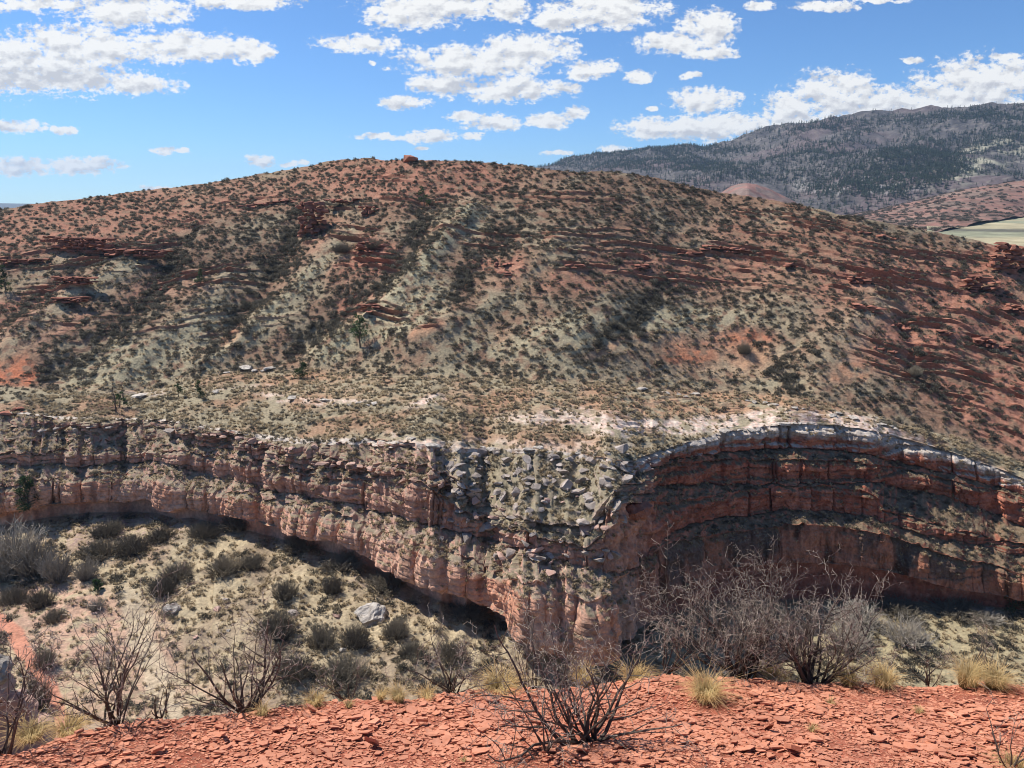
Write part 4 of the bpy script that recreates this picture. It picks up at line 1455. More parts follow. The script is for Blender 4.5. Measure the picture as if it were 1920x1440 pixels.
named_shrub(535, 1116, 58, 36, 'round dark shrub alone on the pale slope below the cliff', 'dark', seed=1)
named_shrub(622, 1108, 42, 30, 'dark shrub at the shadow edge right of the round one', 'dark', seed=2)
named_shrub(518, 1190, 84, 50, 'large dark thicket in the lower middle of the canyon slope', 'dark', seed=0)
named_shrub(600, 1210, 66, 44, 'dark thicket left of the big grey boulder', 'dark', seed=1)
named_shrub(665, 1205, 70, 40, 'dark shrub just below the big grey boulder', 'dark', seed=2)
named_shrub(740, 1190, 60, 36, 'dark brush right of the big grey boulder', 'dark', seed=0)
named_shrub(640, 1275, 110, 50, 'wide low dark brush above the red ledge', 'dark', seed=1)
named_shrub(545, 1265, 90, 46, 'dark brush behind the bare bush with crooked stems', 'dark', seed=2)
named_shrub(185, 1040, 86, 34, 'wide dark brush below the left talus', 'dark', seed=1)
named_shrub(245, 1035, 80, 34, 'dark brush right of the wide brush at the left talus', 'dark', seed=2)
named_shrub(200, 1000, 70, 26, 'dark scrub at the foot of the left cliff shadow', 'dark', seed=0)
named_shrub(300, 1010, 60, 26, 'dark scrub below the pillar of the left cliff', 'dark', seed=1)
named_shrub(380, 1000, 70, 26, 'dark scrub under the overhang left of the talus', 'dark', seed=2)
named_shrub(330, 1080, 70, 30, 'brown scrub high on the canyon slope', 'dark', seed=0)
named_shrub(300, 1110, 64, 30, 'brown scrub above the white boulder', 'dark', seed=2)
named_shrub(75, 1132, 60, 34, 'grey shrub on the left canyon floor beside the sand', 'dark', seed=1)
named_shrub(100, 1160, 46, 24, 'low grey shrub below its larger neighbour on the sand', 'dark', seed=0)
named_shrub(20, 1128, 60, 36, 'grey shrub at the left edge of the canyon floor', 'dark', seed=2)
named_shrub(85, 1250, 46, 40, 'grey shrub growing beside the trail', 'dark', seed=0)
named_shrub(70, 1330, 60, 70, 'tall grey shrub below the trail at the lower left', 'dark', seed=1)
named_shrub(180, 1140, 40, 26, 'small brown shrub near the small juniper', 'grey', seed=0)
named_shrub(450, 985, 80, 26, 'dark brush in the shade of the overhang', 'dark', seed=1)
named_shrub(560, 1025, 80, 26, 'dark brush tucked under the overhanging wall', 'dark', seed=2)
named_shrub(640, 1060, 90, 28, 'brush in the shadow below the pink wall', 'dark', seed=0)
named_shrub(720, 1100, 90, 28, 'brush in the deep shadow under the lip', 'dark', seed=1)
named_shrub(880, 1155, 90, 24, 'brush in the dark recess left of the nose', 'dark', seed=2)
named_shrub(420, 1070, 76, 30, 'brown scrub on the slope below the left wall', 'dark', seed=1)
named_shrub(470, 1060, 60, 26, 'brown scrub right of centre on the slope below the left wall', 'dark', seed=0)
named_shrub(840, 1230, 80, 30, 'grey scrub low on the slope left of the nose', 'dark', seed=2)
named_shrub(770, 1225, 60, 26, 'grey scrub near the bottom of the canyon slope', 'dark', seed=0)
named_shrub(1690, 1150, 110, 24, 'dark brush at the foot of the right cliff', 'dark', seed=1)
named_shrub(1800, 1150, 120, 26, 'dark brush in the shade beside the round juniper', 'dark', seed=2)
named_shrub(1600, 1170, 120, 44, 'grey brush at the base of the alcove', 'grey', seed=0)
named_shrub(1850, 1160, 70, 22, 'grey shrub at the edge of the sunlit right floor', 'grey', seed=1)
named_shrub(1700, 1205, 100, 60, 'pale bare small tree at the foot of the right cliff', 'grey', seed=2, cat='tree', name='bare_tree')
named_shrub(1590, 1215, 100, 60, 'grey bare small tree behind the big bush', 'grey', seed=1, cat='tree', name='bare_tree')
named_shrub(25, 1060, 130, 100, 'pale leafless cottonwood at the far left of the canyon', 'grey', seed=0, cat='tree', name='bare_tree')
named_shrub(60, 1075, 90, 80, 'grey leafless tree right of the pale cottonwood', 'grey', seed=1, cat='tree', name='bare_tree')
named_shrub(110, 1085, 70, 70, 'brown willow thicket beside the leafless trees', 'grey', seed=2)
named_shrub(160, 1085, 50, 50, 'thin yellow-brown willow stems by the canyon floor', 'grey', seed=0)
named_shrub(10, 1085, 60, 60, 'grey thicket cut by the left edge of the canyon floor', 'grey', seed=2)
named_shrub(700, 465, 40, 22, 'dark shrub patch on the upper left spur', 'dark', seed=1)
named_shrub(640, 475, 44, 20, 'grey shrub patch left of the upper spur', 'dark', seed=0)
named_shrub(1395, 662, 30, 24, 'dark shrub on the orange scar of the hillside', 'dark', seed=2)
named_shrub(1712, 700, 30, 20, 'dark shrub on the red right-hand slope', 'dark', seed=1)


# ================================================================== ROCKS
def hull_rock(seed, sx=1, sy=1, sz=1, n=16, power=3.0, sub=0, nz=0.0):
    r = np.random.default_rng(seed)
    bm = bmesh.new()
    for _ in range(n):
        d = r.normal(0, 1, 3); d /= np.linalg.norm(d)
        k = (abs(d[0]) ** power + abs(d[1]) ** power + abs(d[2]) ** power) ** (-1 / power)
        d = d * k * r.uniform(.85, 1.05)
        bm.verts.new((d[0] * sx, d[1] * sy, d[2] * sz))
    res = bmesh.ops.convex_hull(bm, input=bm.verts)
    bmesh.ops.delete(bm, geom=[v for v in bm.verts if not v.link_faces], context='VERTS')
    if sub:
        bmesh.ops.triangulate(bm, faces=bm.faces)
        bmesh.ops.subdivide_edges(bm, edges=bm.edges, cuts=sub, use_grid_fill=True)
        co = np.array([v.co[:] for v in bm.verts])
        dn = fbm(co, .45, 4, off=seed * 3.1) * nz
        bm.normal_update()
        for v, q in zip(bm.verts, dn):
            v.co += v.normal * float(q)
    me = bpy.data.meshes.new('rock_mesh')
    bm.to_mesh(me); bm.free()
    return me


def with_mat(me, m):
    me = me.copy(); me.materials.clear(); me.materials.append(m); return me


HR = [hull_rock(100 + s, 1, .75, .45, 13, 5.0) for s in range(6)]
SLAB = [hull_rock(200 + s, 1, .7, .18, 18, 4.0) for s in range(6)]
BIG = [hull_rock(300 + s, 1, .85, .7, 26, 2.6, 5, .16) for s in range(4)]
ROCKM = {(id(m), i, k): with_mat(b, m) for m in (M_GREYROCK, M_PINKROCK, M_REDROCK, M_WHITEROCK) for k, lst in (('b', HR), ('s', SLAB), ('g', BIG)) for i, b in enumerate(lst)}


def rock(px, py, w_px, kind, mat, label, group=None, seed=0, tilt=(0, 0), name='boulder', cat='boulder', squash=1.0, lift=0.0):
    p = at(px, py); m = px_m(p)
    cnt = {'b': 6, 's': 6, 'g': 4}[kind]
    o = bpy.data.objects.new(name, ROCKM[(id(mat), seed % cnt, kind)])
    s = w_px * m / 2
    o.scale = (s, s, s * squash)
    o.location = p + np.array([0, 0, s * .12 + lift])
    o.rotation_euler = (tilt[0], tilt[1], (seed * 2.39) % 6.28)
    tag(o, label, cat, group)
    COL.objects.link(o)
    return o


rock(692, 1158, 66, 'g', M_WHITEROCK, 'largest grey lichen-spotted boulder on the canyon slope', seed=0)
rock(322, 1140, 36, 'g', M_WHITEROCK, 'white boulder on the grassy slope left of the middle', seed=1, squash=.8)
rock(405, 1142, 17, 'g', M_PINKROCK, 'small round pink boulder right of the white boulder', seed=2)
rock(640, 1218, 16, 'b', M_WHITEROCK, 'small pale rock below the largest grey boulder', seed=3)
rock(552, 1034, 18, 'b', M_WHITEROCK, 'pale rock at the edge of the overhang shadow', seed=4)
rock(548, 1150, 26, 'b', M_GREYROCK, 'dark broken rock between the thickets', seed=5)
rock(630, 1155, 18, 'b', M_PINKROCK, 'pink rock just left of the largest grey boulder', seed=1)
rock(366, 1192, 13, 's', M_PINKROCK, 'small flat pink rock low on the grassy slope', seed=2)
rock(425, 1180, 10, 'b', M_WHITEROCK, 'tiny pale rock in the middle of the grassy slope', seed=0)
rock(178, 1150, 14, 's', M_PINKROCK, 'flat pale rock on the pink sand', seed=3)
rock(420, 1120, 14, 's', M_GREYROCK, 'flat rock above the round pink boulder', seed=4)
rock(1098, 999, 36, 's', M_PINKROCK, 'upper smooth oval pink slab on the nose slope', seed=1, tilt=(-.5, -.3), name='rock_slab', cat='rock slab', lift=.3)
rock(1035, 1077, 34, 's', M_PINKROCK, 'lower smooth oval pink slab on the grassy nose ledge', seed=2, tilt=(-.25, -.1), name='rock_slab', cat='rock slab', lift=.3)
rock(1190, 960, 60, 'g', M_REDROCK, 'blocky red rock jutting over the alcove edge', seed=3, squash=.8)
rock(768, 299, 34, 'b', M_REDROCK, 'flat-topped red rock on the skyline', seed=1, squash=.9)
rock(1090, 978, 34, 's', M_GREYROCK, 'broad grey slab just above the upper oval slab', seed=5, name='rock_slab', cat='rock slab', squash=1.6)
rock(1157, 738 + 8, 12, 'b', M_GREYROCK, 'lone dark rock on the bench behind the pale rim', seed=2)
rr = random.Random(5)
cnt = 0
for k in range(210):
    for _ in range(30):
        px, py = rr.uniform(830, 1180), rr.uniform(846, 1060)
        wgt = 1.0 if py < 940 else .45
        if py > 1010 and px < 900:
            continue
        if rr.random() < wgt:
            break
    pinkish = py > 930 and rr.random() < .6
    rock(px, py, rr.choice([9, 12, 14, 18, 24, 30]) * (1.15 if px > 1100 else 1), 's' if rr.random() < .8 else 'b', M_PINKROCK if pinkish and rr.random() < .5 else M_GREYROCK,
         one_label('tumbled rock', 'slab', px, py), 'tumbled slabs on the nose slope', seed=k, tilt=(rr.uniform(-.7, .2), rr.uniform(-.5, .5)), name='rock_slab', cat='rock slab', squash=1.5)
ORD = 'first second third fourth fifth sixth seventh eighth ninth tenth eleventh twelfth thirteenth fourteenth fifteenth sixteenth seventeenth eighteenth nineteenth twentieth twenty-first twenty-second twenty-third twenty-fourth twenty-fifth twenty-sixth twenty-seventh twenty-eighth twenty-ninth thirtieth'.split()
# thin pale layers cropping out along the bench
for li_, (poly, mt, lab, grp) in enumerate([
        ([(1372, 747), (1450, 756), (1530, 770), (1620, 785), (1700, 806)], M_WHITEROCK, 'pale thin slab in the outcrop line behind the right rim', 'pale slabs behind the right rim'),
        ([(1205, 735), (1270, 737), (1330, 742)], M_WHITEROCK, 'thin tan slab in the short line on the middle bench', 'slabs on the middle bench'),
        ([(545, 745), (620, 750), (700, 755), (740, 760)], M_WHITEROCK, 'pale slab in the outcrop line along the left bench', 'pale slabs on the left bench'),
        ([(390, 730), (470, 726)], M_WHITEROCK, 'tan slab in the short ledge beside the narrow pine', 'slabs beside the narrow pine'),
        ([(425, 695), (520, 690)], M_WHITEROCK, 'tan slab on the upper left bench near the round juniper', 'slabs near the round juniper'),
        ([(250, 742), (290, 738)], M_WHITEROCK, 'pale slab at the far left end of the bench', 'slabs at the left end of the bench'),
        ([(760, 820), (840, 838), (900, 842), (1000, 842), (1090, 852)], M_WHITEROCK, 'pale slab along the rim above the tumbled slope', 'pale slabs along the middle rim'),
        ([(380, 818), (450, 822), (520, 838), (600, 838)], M_PINKROCK, 'pink block along the rim of the left cliff', 'pink blocks on the left rim'),
        ([(585, 872), (650, 872), (745, 878)], M_PINKROCK, 'pink squared block capping the middle tier', 'blocks capping the middle tier'),
        ([(790, 905), (850, 910)], M_PINKROCK, 'rounded pink block on top of the jutting tier', 'rounded blocks on the jutting tier'),
        ([(70, 806), (150, 806), (240, 800), (330, 812)], M_GREYROCK, 'loose pink-grey block on the far left ledge', 'loose blocks on the far left ledge'),
        ([(1350, 812), (1430, 802), (1500, 794)], M_WHITEROCK, 'white slab on the very edge of the alcove rim', 'white slabs on the alcove rim'),
        ([(1140, 880), (1172, 872)], M_GREYROCK, 'stacked grey slab at the corner of the alcove rim', 'stacked slabs at the rim corner')]):
    a = np.array(poly, float)
    L = np.concatenate([[0], np.cumsum(np.hypot(*np.diff(a, axis=0).T))])
    s_ = 0
    k = li_ * 7
    blocky = 'block' in lab
    nn = -1
    while s_ < L[-1]:
        w = rr.uniform(9, 26) if not blocky else rr.uniform(12, 22)
        px, py = np.interp(s_, L, a[:, 0]), np.interp(s_, L, a[:, 1]) + rr.uniform(-2.5, 2.5)
        py += rr.uniform(-3, 3)
        w *= rr.choice([.55, .8, 1.0, 1.3])
        if rr.random() < .3:
            s_ += w * 1.5
            k += 1
            continue
        nn += 1
        rock(px, py, w, rr.choice('bs') if blocky else 's', mt, f'{lab}, {ORD[min(nn, 29)]} from its left', grp, seed=k, tilt=(rr.uniform(-.12, .1), rr.uniform(-.12, .12)), name='rock_slab', cat='rock slab', squash=1.1 if not blocky else 1.3)
        s_ += w * rr.uniform(.55, 1.2)
        k += 1


def outcrop(px, py, w_px, h_px, layers, label, seed=0, lean=0.0):
    """a stack of rough beds, each bed a part"""
    r = np.random.default_rng(seed)
    p = at(px, py); m = px_m(p)
    root = bpy.data.objects.new('rock_outcrop', None); COL.objects.link(root)
    root.location = p + np.array([0, .5, 0])
    tag(root, label, 'rock outcrop')
    W, H = w_px * m / 2, h_px * m
    tower = H > W
    z = -H * .12
    for k in range(layers):
        hh = H * 1.1 / layers * r.uniform(.6, 1.4)
        V, T = [], []
        nv = 0
        x = -W * r.uniform(.45, 1.0)
        xe = W * r.uniform(.45, 1.0)
        while x < xe:
            bw = r.uniform(.6, 2.6)
            if r.random() > .12:
                src = SLAB[r.integers(0, 6)] if r.random() < .4 else HR[r.integers(0, 6)]
                co = np.array([v.co[:] for v in src.vertices])
                co /= np.abs(co).max(0)
                env = 1 - .5 * abs(x / W) ** 2
                co = co * np.array([bw * .62, r.uniform(.7, 1.25) * (1.6 if tower else 1.15) * env, hh * .60])
                cz = z + hh * .5 + lean * (x + bw / 2) + r.normal(0, .06)
                co = co + np.array([x + bw / 2, r.normal(0, .25) + .35 * k / layers, cz])
                V.append(co)
                for f in src.polygons:
                    vs = list(f.vertices)
                    for i_ in range(1, len(vs) - 1):
                        T.append((nv + vs[0], nv + vs[i_], nv + vs[i_ + 1]))
                nv += len(co)
            x += bw
        if V:
            obj_of('rock_layer', mesh_np('rock_layer', np.concatenate(V), np.array(T), [M_REDROCK]), root)
        z += hh
    root.rotation_euler = (0, 0, r.uniform(-.15, .15))


outcrop(580, 438, 52, 56, 9, 'layered red rock tower under the long ledge of the hill', 1)
outcrop(690, 402, 40, 20, 4, 'blocky red outcrop right of the rock tower', 2)
outcrop(150, 474, 150, 24, 6, 'long stepped red outcrop on the upper left hill', 3, -.03)
outcrop(40, 498, 110, 12, 4, 'low red ledge at the left edge of the upper hill', 4, .02)
outcrop(245, 476, 130, 10, 3, 'thin red ledge right of the stepped outcrop', 5, -.02)
outcrop(130, 532, 90, 14, 4, 'dark red ledge below the stepped outcrop', 6)
outcrop(115, 566, 90, 10, 3, 'low red ledge above the bare red slope at left', 7, .05)
outcrop(300, 540, 50, 8, 2, 'small red ledge left of the small hillside juniper', 8)
outcrop(500, 386, 130, 7, 2, 'long thin dark ledge left of the rock tower', 9, .12)
outcrop(660, 376, 150, 6, 2, 'thin dark ledge right of the rock tower top', 10, .02)
outcrop(945, 498, 56, 9, 2, 'red ledge on the middle of the hill', 11)
outcrop(1070, 500, 36, 6, 2, 'short red ledge right of the middle ledge', 12)
outcrop(1195, 502, 40, 7, 2, 'red ledge on the middle right of the hill', 13)
outcrop(1340, 470, 90, 9, 3, 'broken orange-red ledge high on the right of the hill', 14, -.08)
outcrop(1290, 478, 60, 7, 2, 'broken ledge left of the orange-red ledge', 15, -.05)
outcrop(1490, 500, 60, 8, 2, 'tilted ledge on the right shoulder', 16, -.2)
outcrop(1610, 530, 60, 10, 3, 'tilted brown ledge above the red slope', 17, -.25)
outcrop(1620, 580, 66, 12, 3, 'dark tilted ledge on the red right-hand slope', 18, -.2)
outcrop(1690, 618, 60, 12, 3, 'tilted red ledge in the middle of the right slope', 19, -.25)
outcrop(1780, 628, 60, 12, 3, 'dark ledge on the right slope below the big outcrops', 20, -.3)
outcrop(1870, 655, 110, 12, 3, 'long tilted dark ledge at the right edge', 21, -.32)
outcrop(1850, 545, 100, 34, 7, 'big tilted red outcrop near the right edge', 22, -.18)
outcrop(1890, 500, 90, 40, 8, 'dark red layered outcrop at the right end of the skyline', 23, -.2)
outcrop(1660, 660, 60, 10, 3, 'tilted red ledge above the shrubby gully', 24, -.3)
outcrop(1640, 440, 90, 6, 2, 'thin ledge just under the right skyline', 25, -.2)
outcrop(1905, 590, 60, 20, 5, 'tilted red beds stepping down at the right edge', 26, -.3)
outcrop(690, 580, 50, 12, 4, 'bright red stepped ledge on the spur above the lone pine', 27)
outcrop(690, 478, 60, 18, 5, 'stepped red ledges on the upper middle spur', 28)
outcrop(940, 514, 30, 6, 2, 'small red ledge under the middle ledge', 29)
outcrop(18, 776, 44, 14, 3, 'dark red ledge at the left end above the cliff', 30)

# ================================================================== THE NEAR RED LEDGE
RIM_PX = [(-500, 1560), (-200, 1470), (0, 1428), (100, 1388), (200, 1368), (300, 1358), (430, 1338), (560, 1330), (680, 1320), (780, 1308), (900, 1300), (1000, 1296), (1100, 1288), (1250, 1274), (1400, 1280),
          (1500, 1284), (1600, 1279), (1700, 1286), (1920, 1292), (2200, 1300), (2600, 1330)]
SL = 0.33
EYE = 1.6
rp = []
for px, py in RIM_PX:
    Dv = EYE / (-float(e_of(py)) - SL)
    rp.append(pix(px, py, Dv))
rp = np.array(rp)


def rim_y(x):
    return np.interp(x, rp[:, 0], rp[:, 1])


def ledge_z(x, y):
    x = np.asarray(x, float); y = np.asarray(y, float)
    P = np.stack([x, y, 0 * x], -1)
    over = y - rim_y(x) - 0.10 * fbm(P, .5, 3, off=44)
    z = -EYE - SL * y + 0.035 * fbm(P, .9, 3, off=40) + 0.012 * fbm(P, .18, 3, off=41)
    z = np.where(y < 0, -EYE - SL * y * .6 + 0.035 * fbm(P, .9, 3, off=40), z)
    z = z - 0.36 * np.maximum(over, 0) - 1.6 * np.maximum(over - .45, 0) ** 1.3
    return z


xs = np.concatenate([np.linspace(-30, -4.2, 60, endpoint=False), np.linspace(-4.2, 4.2, 620), np.linspace(4.2, 30, 60)[1:]])
ys = np.concatenate([np.linspace(-12, 2.4, 50, endpoint=False), np.linspace(2.4, 5.4, 240), np.linspace(5.4, 40, 50)[1:]])
XX, YY = np.meshgrid(xs, ys)
ZZ = ledge_z(XX, YY)
ZZ = np.where(YY > 5.4, np.maximum(ZZ, -56), ZZ)
LG = np.stack([XX, YY, ZZ], -1)
lc = lay(np.broadcast_to(C(.34, .11, .065), LG.shape).copy(), sstep(-.2, .3, fbm(LG, .3, 4, off=46)), C(.28, .085, .05))
lc = lay(lc, sstep(rim_y(XX) + .6, rim_y(XX) + 1.5, YY), C(.25, .16, .11))
M_NEAR = terrain_mat('red_shale', 22.0, .015, grain=60.0)
near_o = obj_of('near_ledge', mesh_np('near_ledge', LG.reshape(-1, 3), grid_faces(*LG.shape[:2]), [M_NEAR], lc.reshape(-1, 3)))
tag(near_o, 'red flaky shale ledge at the viewer\'s feet', kind='structure')


def ground_near(px, py):
    """point on the near ledge seen at a pixel"""
    Dv = np.linspace(1.5, 7, 1400)
    p = pix(px, py, Dv)
    z = ledge_z(p[:, 0], p[:, 1])
    k = np.nonzero(p[:, 2] < z)[0]
    k = k[0] if len(k) else len(Dv) - 1
    return p[k]


# shale flakes
m_, nt, b = principled('shale_flakes', .9, .12)
oi = nd(nt, 'ShaderNodeObjectInfo')
fa = nd(nt, 'ShaderNodeAttribute', attribute_name='tip')
g_ = nd(nt, 'ShaderNodeNewGeometry')
c_ = mixc(nt, fa.outputs['Fac'], (.43, .15, .076), (.65, .27, .155))
c_ = mixc(nt, mrange(nt, noise(nt, g_.outputs['Position'], 45, 4), .35, .7, 0, .45), c_, (.62, .32, .225))
c_ = mixc(nt, mrange(nt, noise(nt, g_.outputs['Position'], 2.2, 4), .42, .62, 0, .5), c_, (.40, .165, .105))
nt.links.new(c_, b.inputs['Base Color'])
bp = nd(nt, 'ShaderNodeBump'); bp.inputs['Distance'].default_value = .002
nt.links.new(noise(nt, g_.outputs['Position'], 160, 3), bp.inputs['Height'])
nt.links.new(bp.outputs[0], b.inputs['Normal'])
M_FLAKE = m_


def flake_arrays(n, seed, smin, smax):
    """irregular five-to-seven sided thin plates as (V list, F list of tris/quads)"""
    r = np.random.default_rng(seed)
    out = []
    for _ in range(n):
        k = r.integers(4, 8)
        a = np.sort(r.uniform(0, 2 * np.pi, k))
        a = (np.arange(k) + r.uniform(-.33, .33, k)) * 2 * np.pi / k
        ra = r.uniform(.55, 1.0, k)
        el = r.uniform(.35, .9)
        th = r.uniform(.06, .17)
        top = np.stack([np.cos(a) * ra, np.sin(a) * ra * el, np.full(k, th) + r.normal(0, .03, k)], 1)
        bot = top * np.array([1.04, 1.04, 0]) + np.array([0, 0, -.02])
        out.append((top, bot))
    return out


FLK = flake_arrays(40, 3, 1, 1)


def flake_geo(specs, name):
    V, T, tip = [], [], []
    nv = 0
    for (kind, x, y, s, rz, tx, ty, lift, tp_) in specs:
        top, bot = FLK[kind]
        k = len(top)
        P = np.concatenate([top, bot]) * s
        c, q = math.cos(rz), math.sin(rz)
        P = P @ np.array([[c, q, 0], [-q, c, 0], [0, 0, 1]])
        P[:, 2] += P[:, 0] * tx + P[:, 1] * ty
        zc = float(ledge_z(x, y)) if not isinstance(lift, tuple) else lift[1]
        lf_ = lift if not isinstance(lift, tuple) else lift[0]
        P[:, 2] += -SL * P[:, 1] + zc + lf_
        P[:, 0] += x; P[:, 1] += y
        V.append(P)
        for i in range(1, k - 1):
            T.append((nv, nv + i, nv + i + 1))
        for i in range(k):
            j = (i + 1) % k
            T.append((nv + i, nv + k + i, nv + k + j)); T.append((nv + i, nv + k + j, nv + j))
        nv += 2 * k
        tip += [tp_] * (2 * k)
    return mesh_np(name, np.concatenate(V), np.array(T), [M_FLAKE], extra={'tip': tip})


r = np.random.default_rng(77)
NF = 32000
# uniform in ground area over the part in view
fxs, fys = [], []
while len(fxs) < NF:
    x = r.uniform(-4.0, 4.0, 4000); y = r.uniform(2.5, 5.1, 4000)
    z = -EYE - SL * y
    P = np.stack([x, y, z], -1)
    ux, uy = proj(P)
    okk = (ux > -60) & (ux < 1980) & (uy < 1470) & (y < rim_y(x) + .12)
    fxs += list(x[okk]); fys += list(y[okk])
fxs, fys = np.array(fxs[:NF]), np.array(fys[:NF])
fz = ledge_z(fxs, fys)
patch = fbm(np.stack([fxs, fys, 0 * fxs], -1), .5, 3, off=47)
ss = np.exp(r.normal(-4.2, .46, NF)) * (1 + .8 * patch)
ss = np.clip(ss, .006, .055)
specs = [(int(r.integers(0, 40)), fxs[i], fys[i], ss[i], r.uniform(0, 6.28), r.normal(0, .13), r.normal(0.03, .15), (r.uniform(-.1, .35) * ss[i], fz[i]), float(np.clip(r.normal(.5, .25), 0, 1))) for i in range(NF)]
ordf = np.argsort(-ss)
small = [specs[i] for i in ordf[280:]]
tag(obj_of('shale_rubble', flake_geo(small, 'shale_rubble'), near_o), kind='stuff')
for i in ordf[:280]:
    s = specs[i]
    lf_ = s[7]
    me = flake_geo([(s[0], 0, 0, s[3], s[4], s[5], s[6], (lf_[0], 0.0), s[8])], 'rock_flake')
    o = obj_of('rock_flake', me, near_o)
    o.location = (s[1], s[2], fz[i])
# a few thicker dark-sided blocks standing proud
for px, py, w in [(585, 1336, 26), (1440, 1322 + 50, 28), (1630, 1376, 28), (150, 1380, 24), (790, 1360, 22), (1485, 1414, 40), (300, 1412, 22), (1700, 1410, 26), (700, 1402, 30), (1090, 1415, 24), (880, 1345, 20), (1850, 1350, 22), (420, 1385, 22)]:
    p = ground_near(px, py)
    me = flake_geo([(int(r.integers(0, 40)), 0, 0, w * .0034 * .55, r.uniform(0, 6), r.normal(0, .3), r.normal(.15, .2), (.012, 0.0), .3)], 'rock_flake')
    o = obj_of('rock_flake', me, near_o)
    o.location = p
    o.scale = (1, 1, 2.2)


# ================================================================== FOREGROUND BUSHES
def bush(base, width, height, label, seed, stems=8, dens=1.0, thick=1.0, lean=0.0, up=.55, name='bare_bush', twig=1.0, spread=1.0, pale=1.0):
    r = np.random.default_rng(seed)
    root = bpy.data.objects.new(name, None); COL.objects.link(root)
    root.location = base
    root.empty_display_size = .1
    tag(root, label, 'bush')
    stem_s, twig_s = [], []
    W = width / 2

    def unit(v):
        return v / (np.linalg.norm(v) + 1e-9)

    def grow(p, d, L, rad, depth):
        n = max(3, int(L / (0.045 if depth > 1 else .055)))
        st = L / n
        for k in range(n):
            wob = r.normal(0, .13 if depth < 2 else .17, 3)
            d2 = unit(d + wob + np.array([0, 0, .05 if depth < 2 else .04]))
            q = p + d2 * st
            ra, rb = max(.0014, rad * (1 - .75 * k / n)), max(.0012, rad * (1 - .75 * (k + 1) / n))
            (stem_s if depth < 2 else twig_s).append([*p, *q, ra, rb, (.05 + .13 * depth + .25 * k / n) * pale if depth < 2 else min(1, (.25 + .18 * depth + r.uniform(0, .45)) * pale)])
            if depth < 3 and k >= (1 if depth else 2):
                pr = (.75, .95, .75, 0)[depth] * dens
                nb = int(pr) + (r.random() < pr - int(pr))
                for _ in range(nb):
                    side = unit(np.cross(d2, r.normal(0, 1, 3)))
                    nd_ = unit(d2 * r.uniform(.3, .9) + side * r.uniform(.6, 1.1) + np.array([0, 0, .18]))
                    LL = L * r.uniform(.28, .62) * (1 - .35 * k / n) if depth < 2 else r.uniform(.03, .09) * twig
                    grow(q, nd_, LL, rb * .62, depth + 1)
            if depth >= 1:     # short stiff spur twigs
                if r.random() < .55 * twig:
                    side = unit(np.cross(d2, r.normal(0, 1, 3)))
                    e = q + unit(side + d2 * .5) * r.uniform(.012, .045)
                    twig_s.append([*q, *e, .0016, .0009, min(1, r.uniform(.35, 1) * pale)])
            p, d = q, d2
    for k in range(stems):
        a = r.uniform(0, 2 * np.pi) if stems > 4 else k * 2 * np.pi / stems
        tilt = r.uniform(.08, 1.0) * spread
        dirx = math.cos(a) * tilt * (W / height) * 1.25 + lean
        d = unit(np.array([dirx, math.sin(a) * tilt * .7, up + r.uniform(0, .5)]))
        L = height * r.uniform(.75, 1.05) / max(.5, d[2]) * .78
        L = min(L, math.hypot(W, height) * .95)
        grow(np.array([r.normal(0, .03 * width), r.normal(0, .03), -.03]), d, L, .0085 * thick * r.uniform(.6, 1.15), 0)
    obj_of('stem', sticks_mesh('bush_stem', stem_s, M_TWIG, 5), root)
    tag(obj_of('twig', sticks_mesh('bush_twig', twig_s, M_TWIG, 3), root), kind='stuff')
    print(label[:30], len(stem_s), len(twig_s))
    return root


def base_at(px, py, back=0.0):
    y = EYE / (-float(e_of(py)) - SL)
    x = (px - 960.0) / F * y / (CT + (720.0 - py) / F * ST)
    y2 = y + back
    x2 = x * y2 / y
    z = float(ledge_z(x2, min(y2, float(rim_y(x2)) + .02)))
    over = max(0.0, y2 - float(rim_y(x2)))
    return np.array([x2, y2, z - .40 * over])


MP = 0.0034
bush(base_at(1385, 1283, .25), 430 * MP, 200 * MP, 'left half of the large dense leafless bush on the rim', 1, 25, 1.05, 1.15, pale=.8, name='bare_bush', twig=1.1, up=.5)
bush(base_at(1520, 1283, .12), 320 * MP, 185 * MP, 'right half of the large leafless bush, with the thick leaning trunk', 2, 21, 1.0, 1.6, pale=.8, lean=.05, up=.45, twig=1.1)
bush(base_at(1250, 1275, .35), 260 * MP, 140 * MP, 'dense low bush at the left of the large bush', 3, 10, .95, .9, up=.45)
bush(base_at(1100, 1392), 410 * MP, 185 * MP, 'dark crooked leafless bush standing on the red shale in front', 4, 19, .85, 1.25, up=.42, twig=.9)
bush(base_at(1020, 1418), 150 * MP, 115 * MP, 'small bare bush at the left foot of the crooked front bush', 5, 7, .8, .7, lean=-.2, up=.5)
bush(base_at(995, 1296, .2), 200 * MP, 120 * MP, 'thin grey bush on the rim behind the crooked bush', 6, 9, .8, .7)
bush(base_at(465, 1335, .1), 300 * MP, 160 * MP, 'spreading dark bush with crooked stems on the rim at left', 7, 16, .92, 1.15, up=.4, twig=.8)
bush(base_at(215, 1362, .12), 240 * MP, 210 * MP, 'tall open leafless bush on the rim at far left', 8, 13, .88, 1.0, up=.7, twig=.7)
bush(base_at(300, 1356, .15), 110 * MP, 90 * MP, 'small pale bush right of the tall open bush', 9, 7, .75, .6)
bush(base_at(845, 1302, .12), 180 * MP, 105 * MP, 'medium purple-grey bush on the rim before the slope', 10, 15, .95, .8, up=.5)
bush(base_at(655, 1320, .12), 120 * MP, 72 * MP, 'small thin bush on the rim behind the yellow-green weed', 11, 7, .8, .65)
bush(base_at(6, 1418, .02), 110 * MP, 190 * MP, 'dark bush cut by the lower left edge', 12, 8, .95, .9)
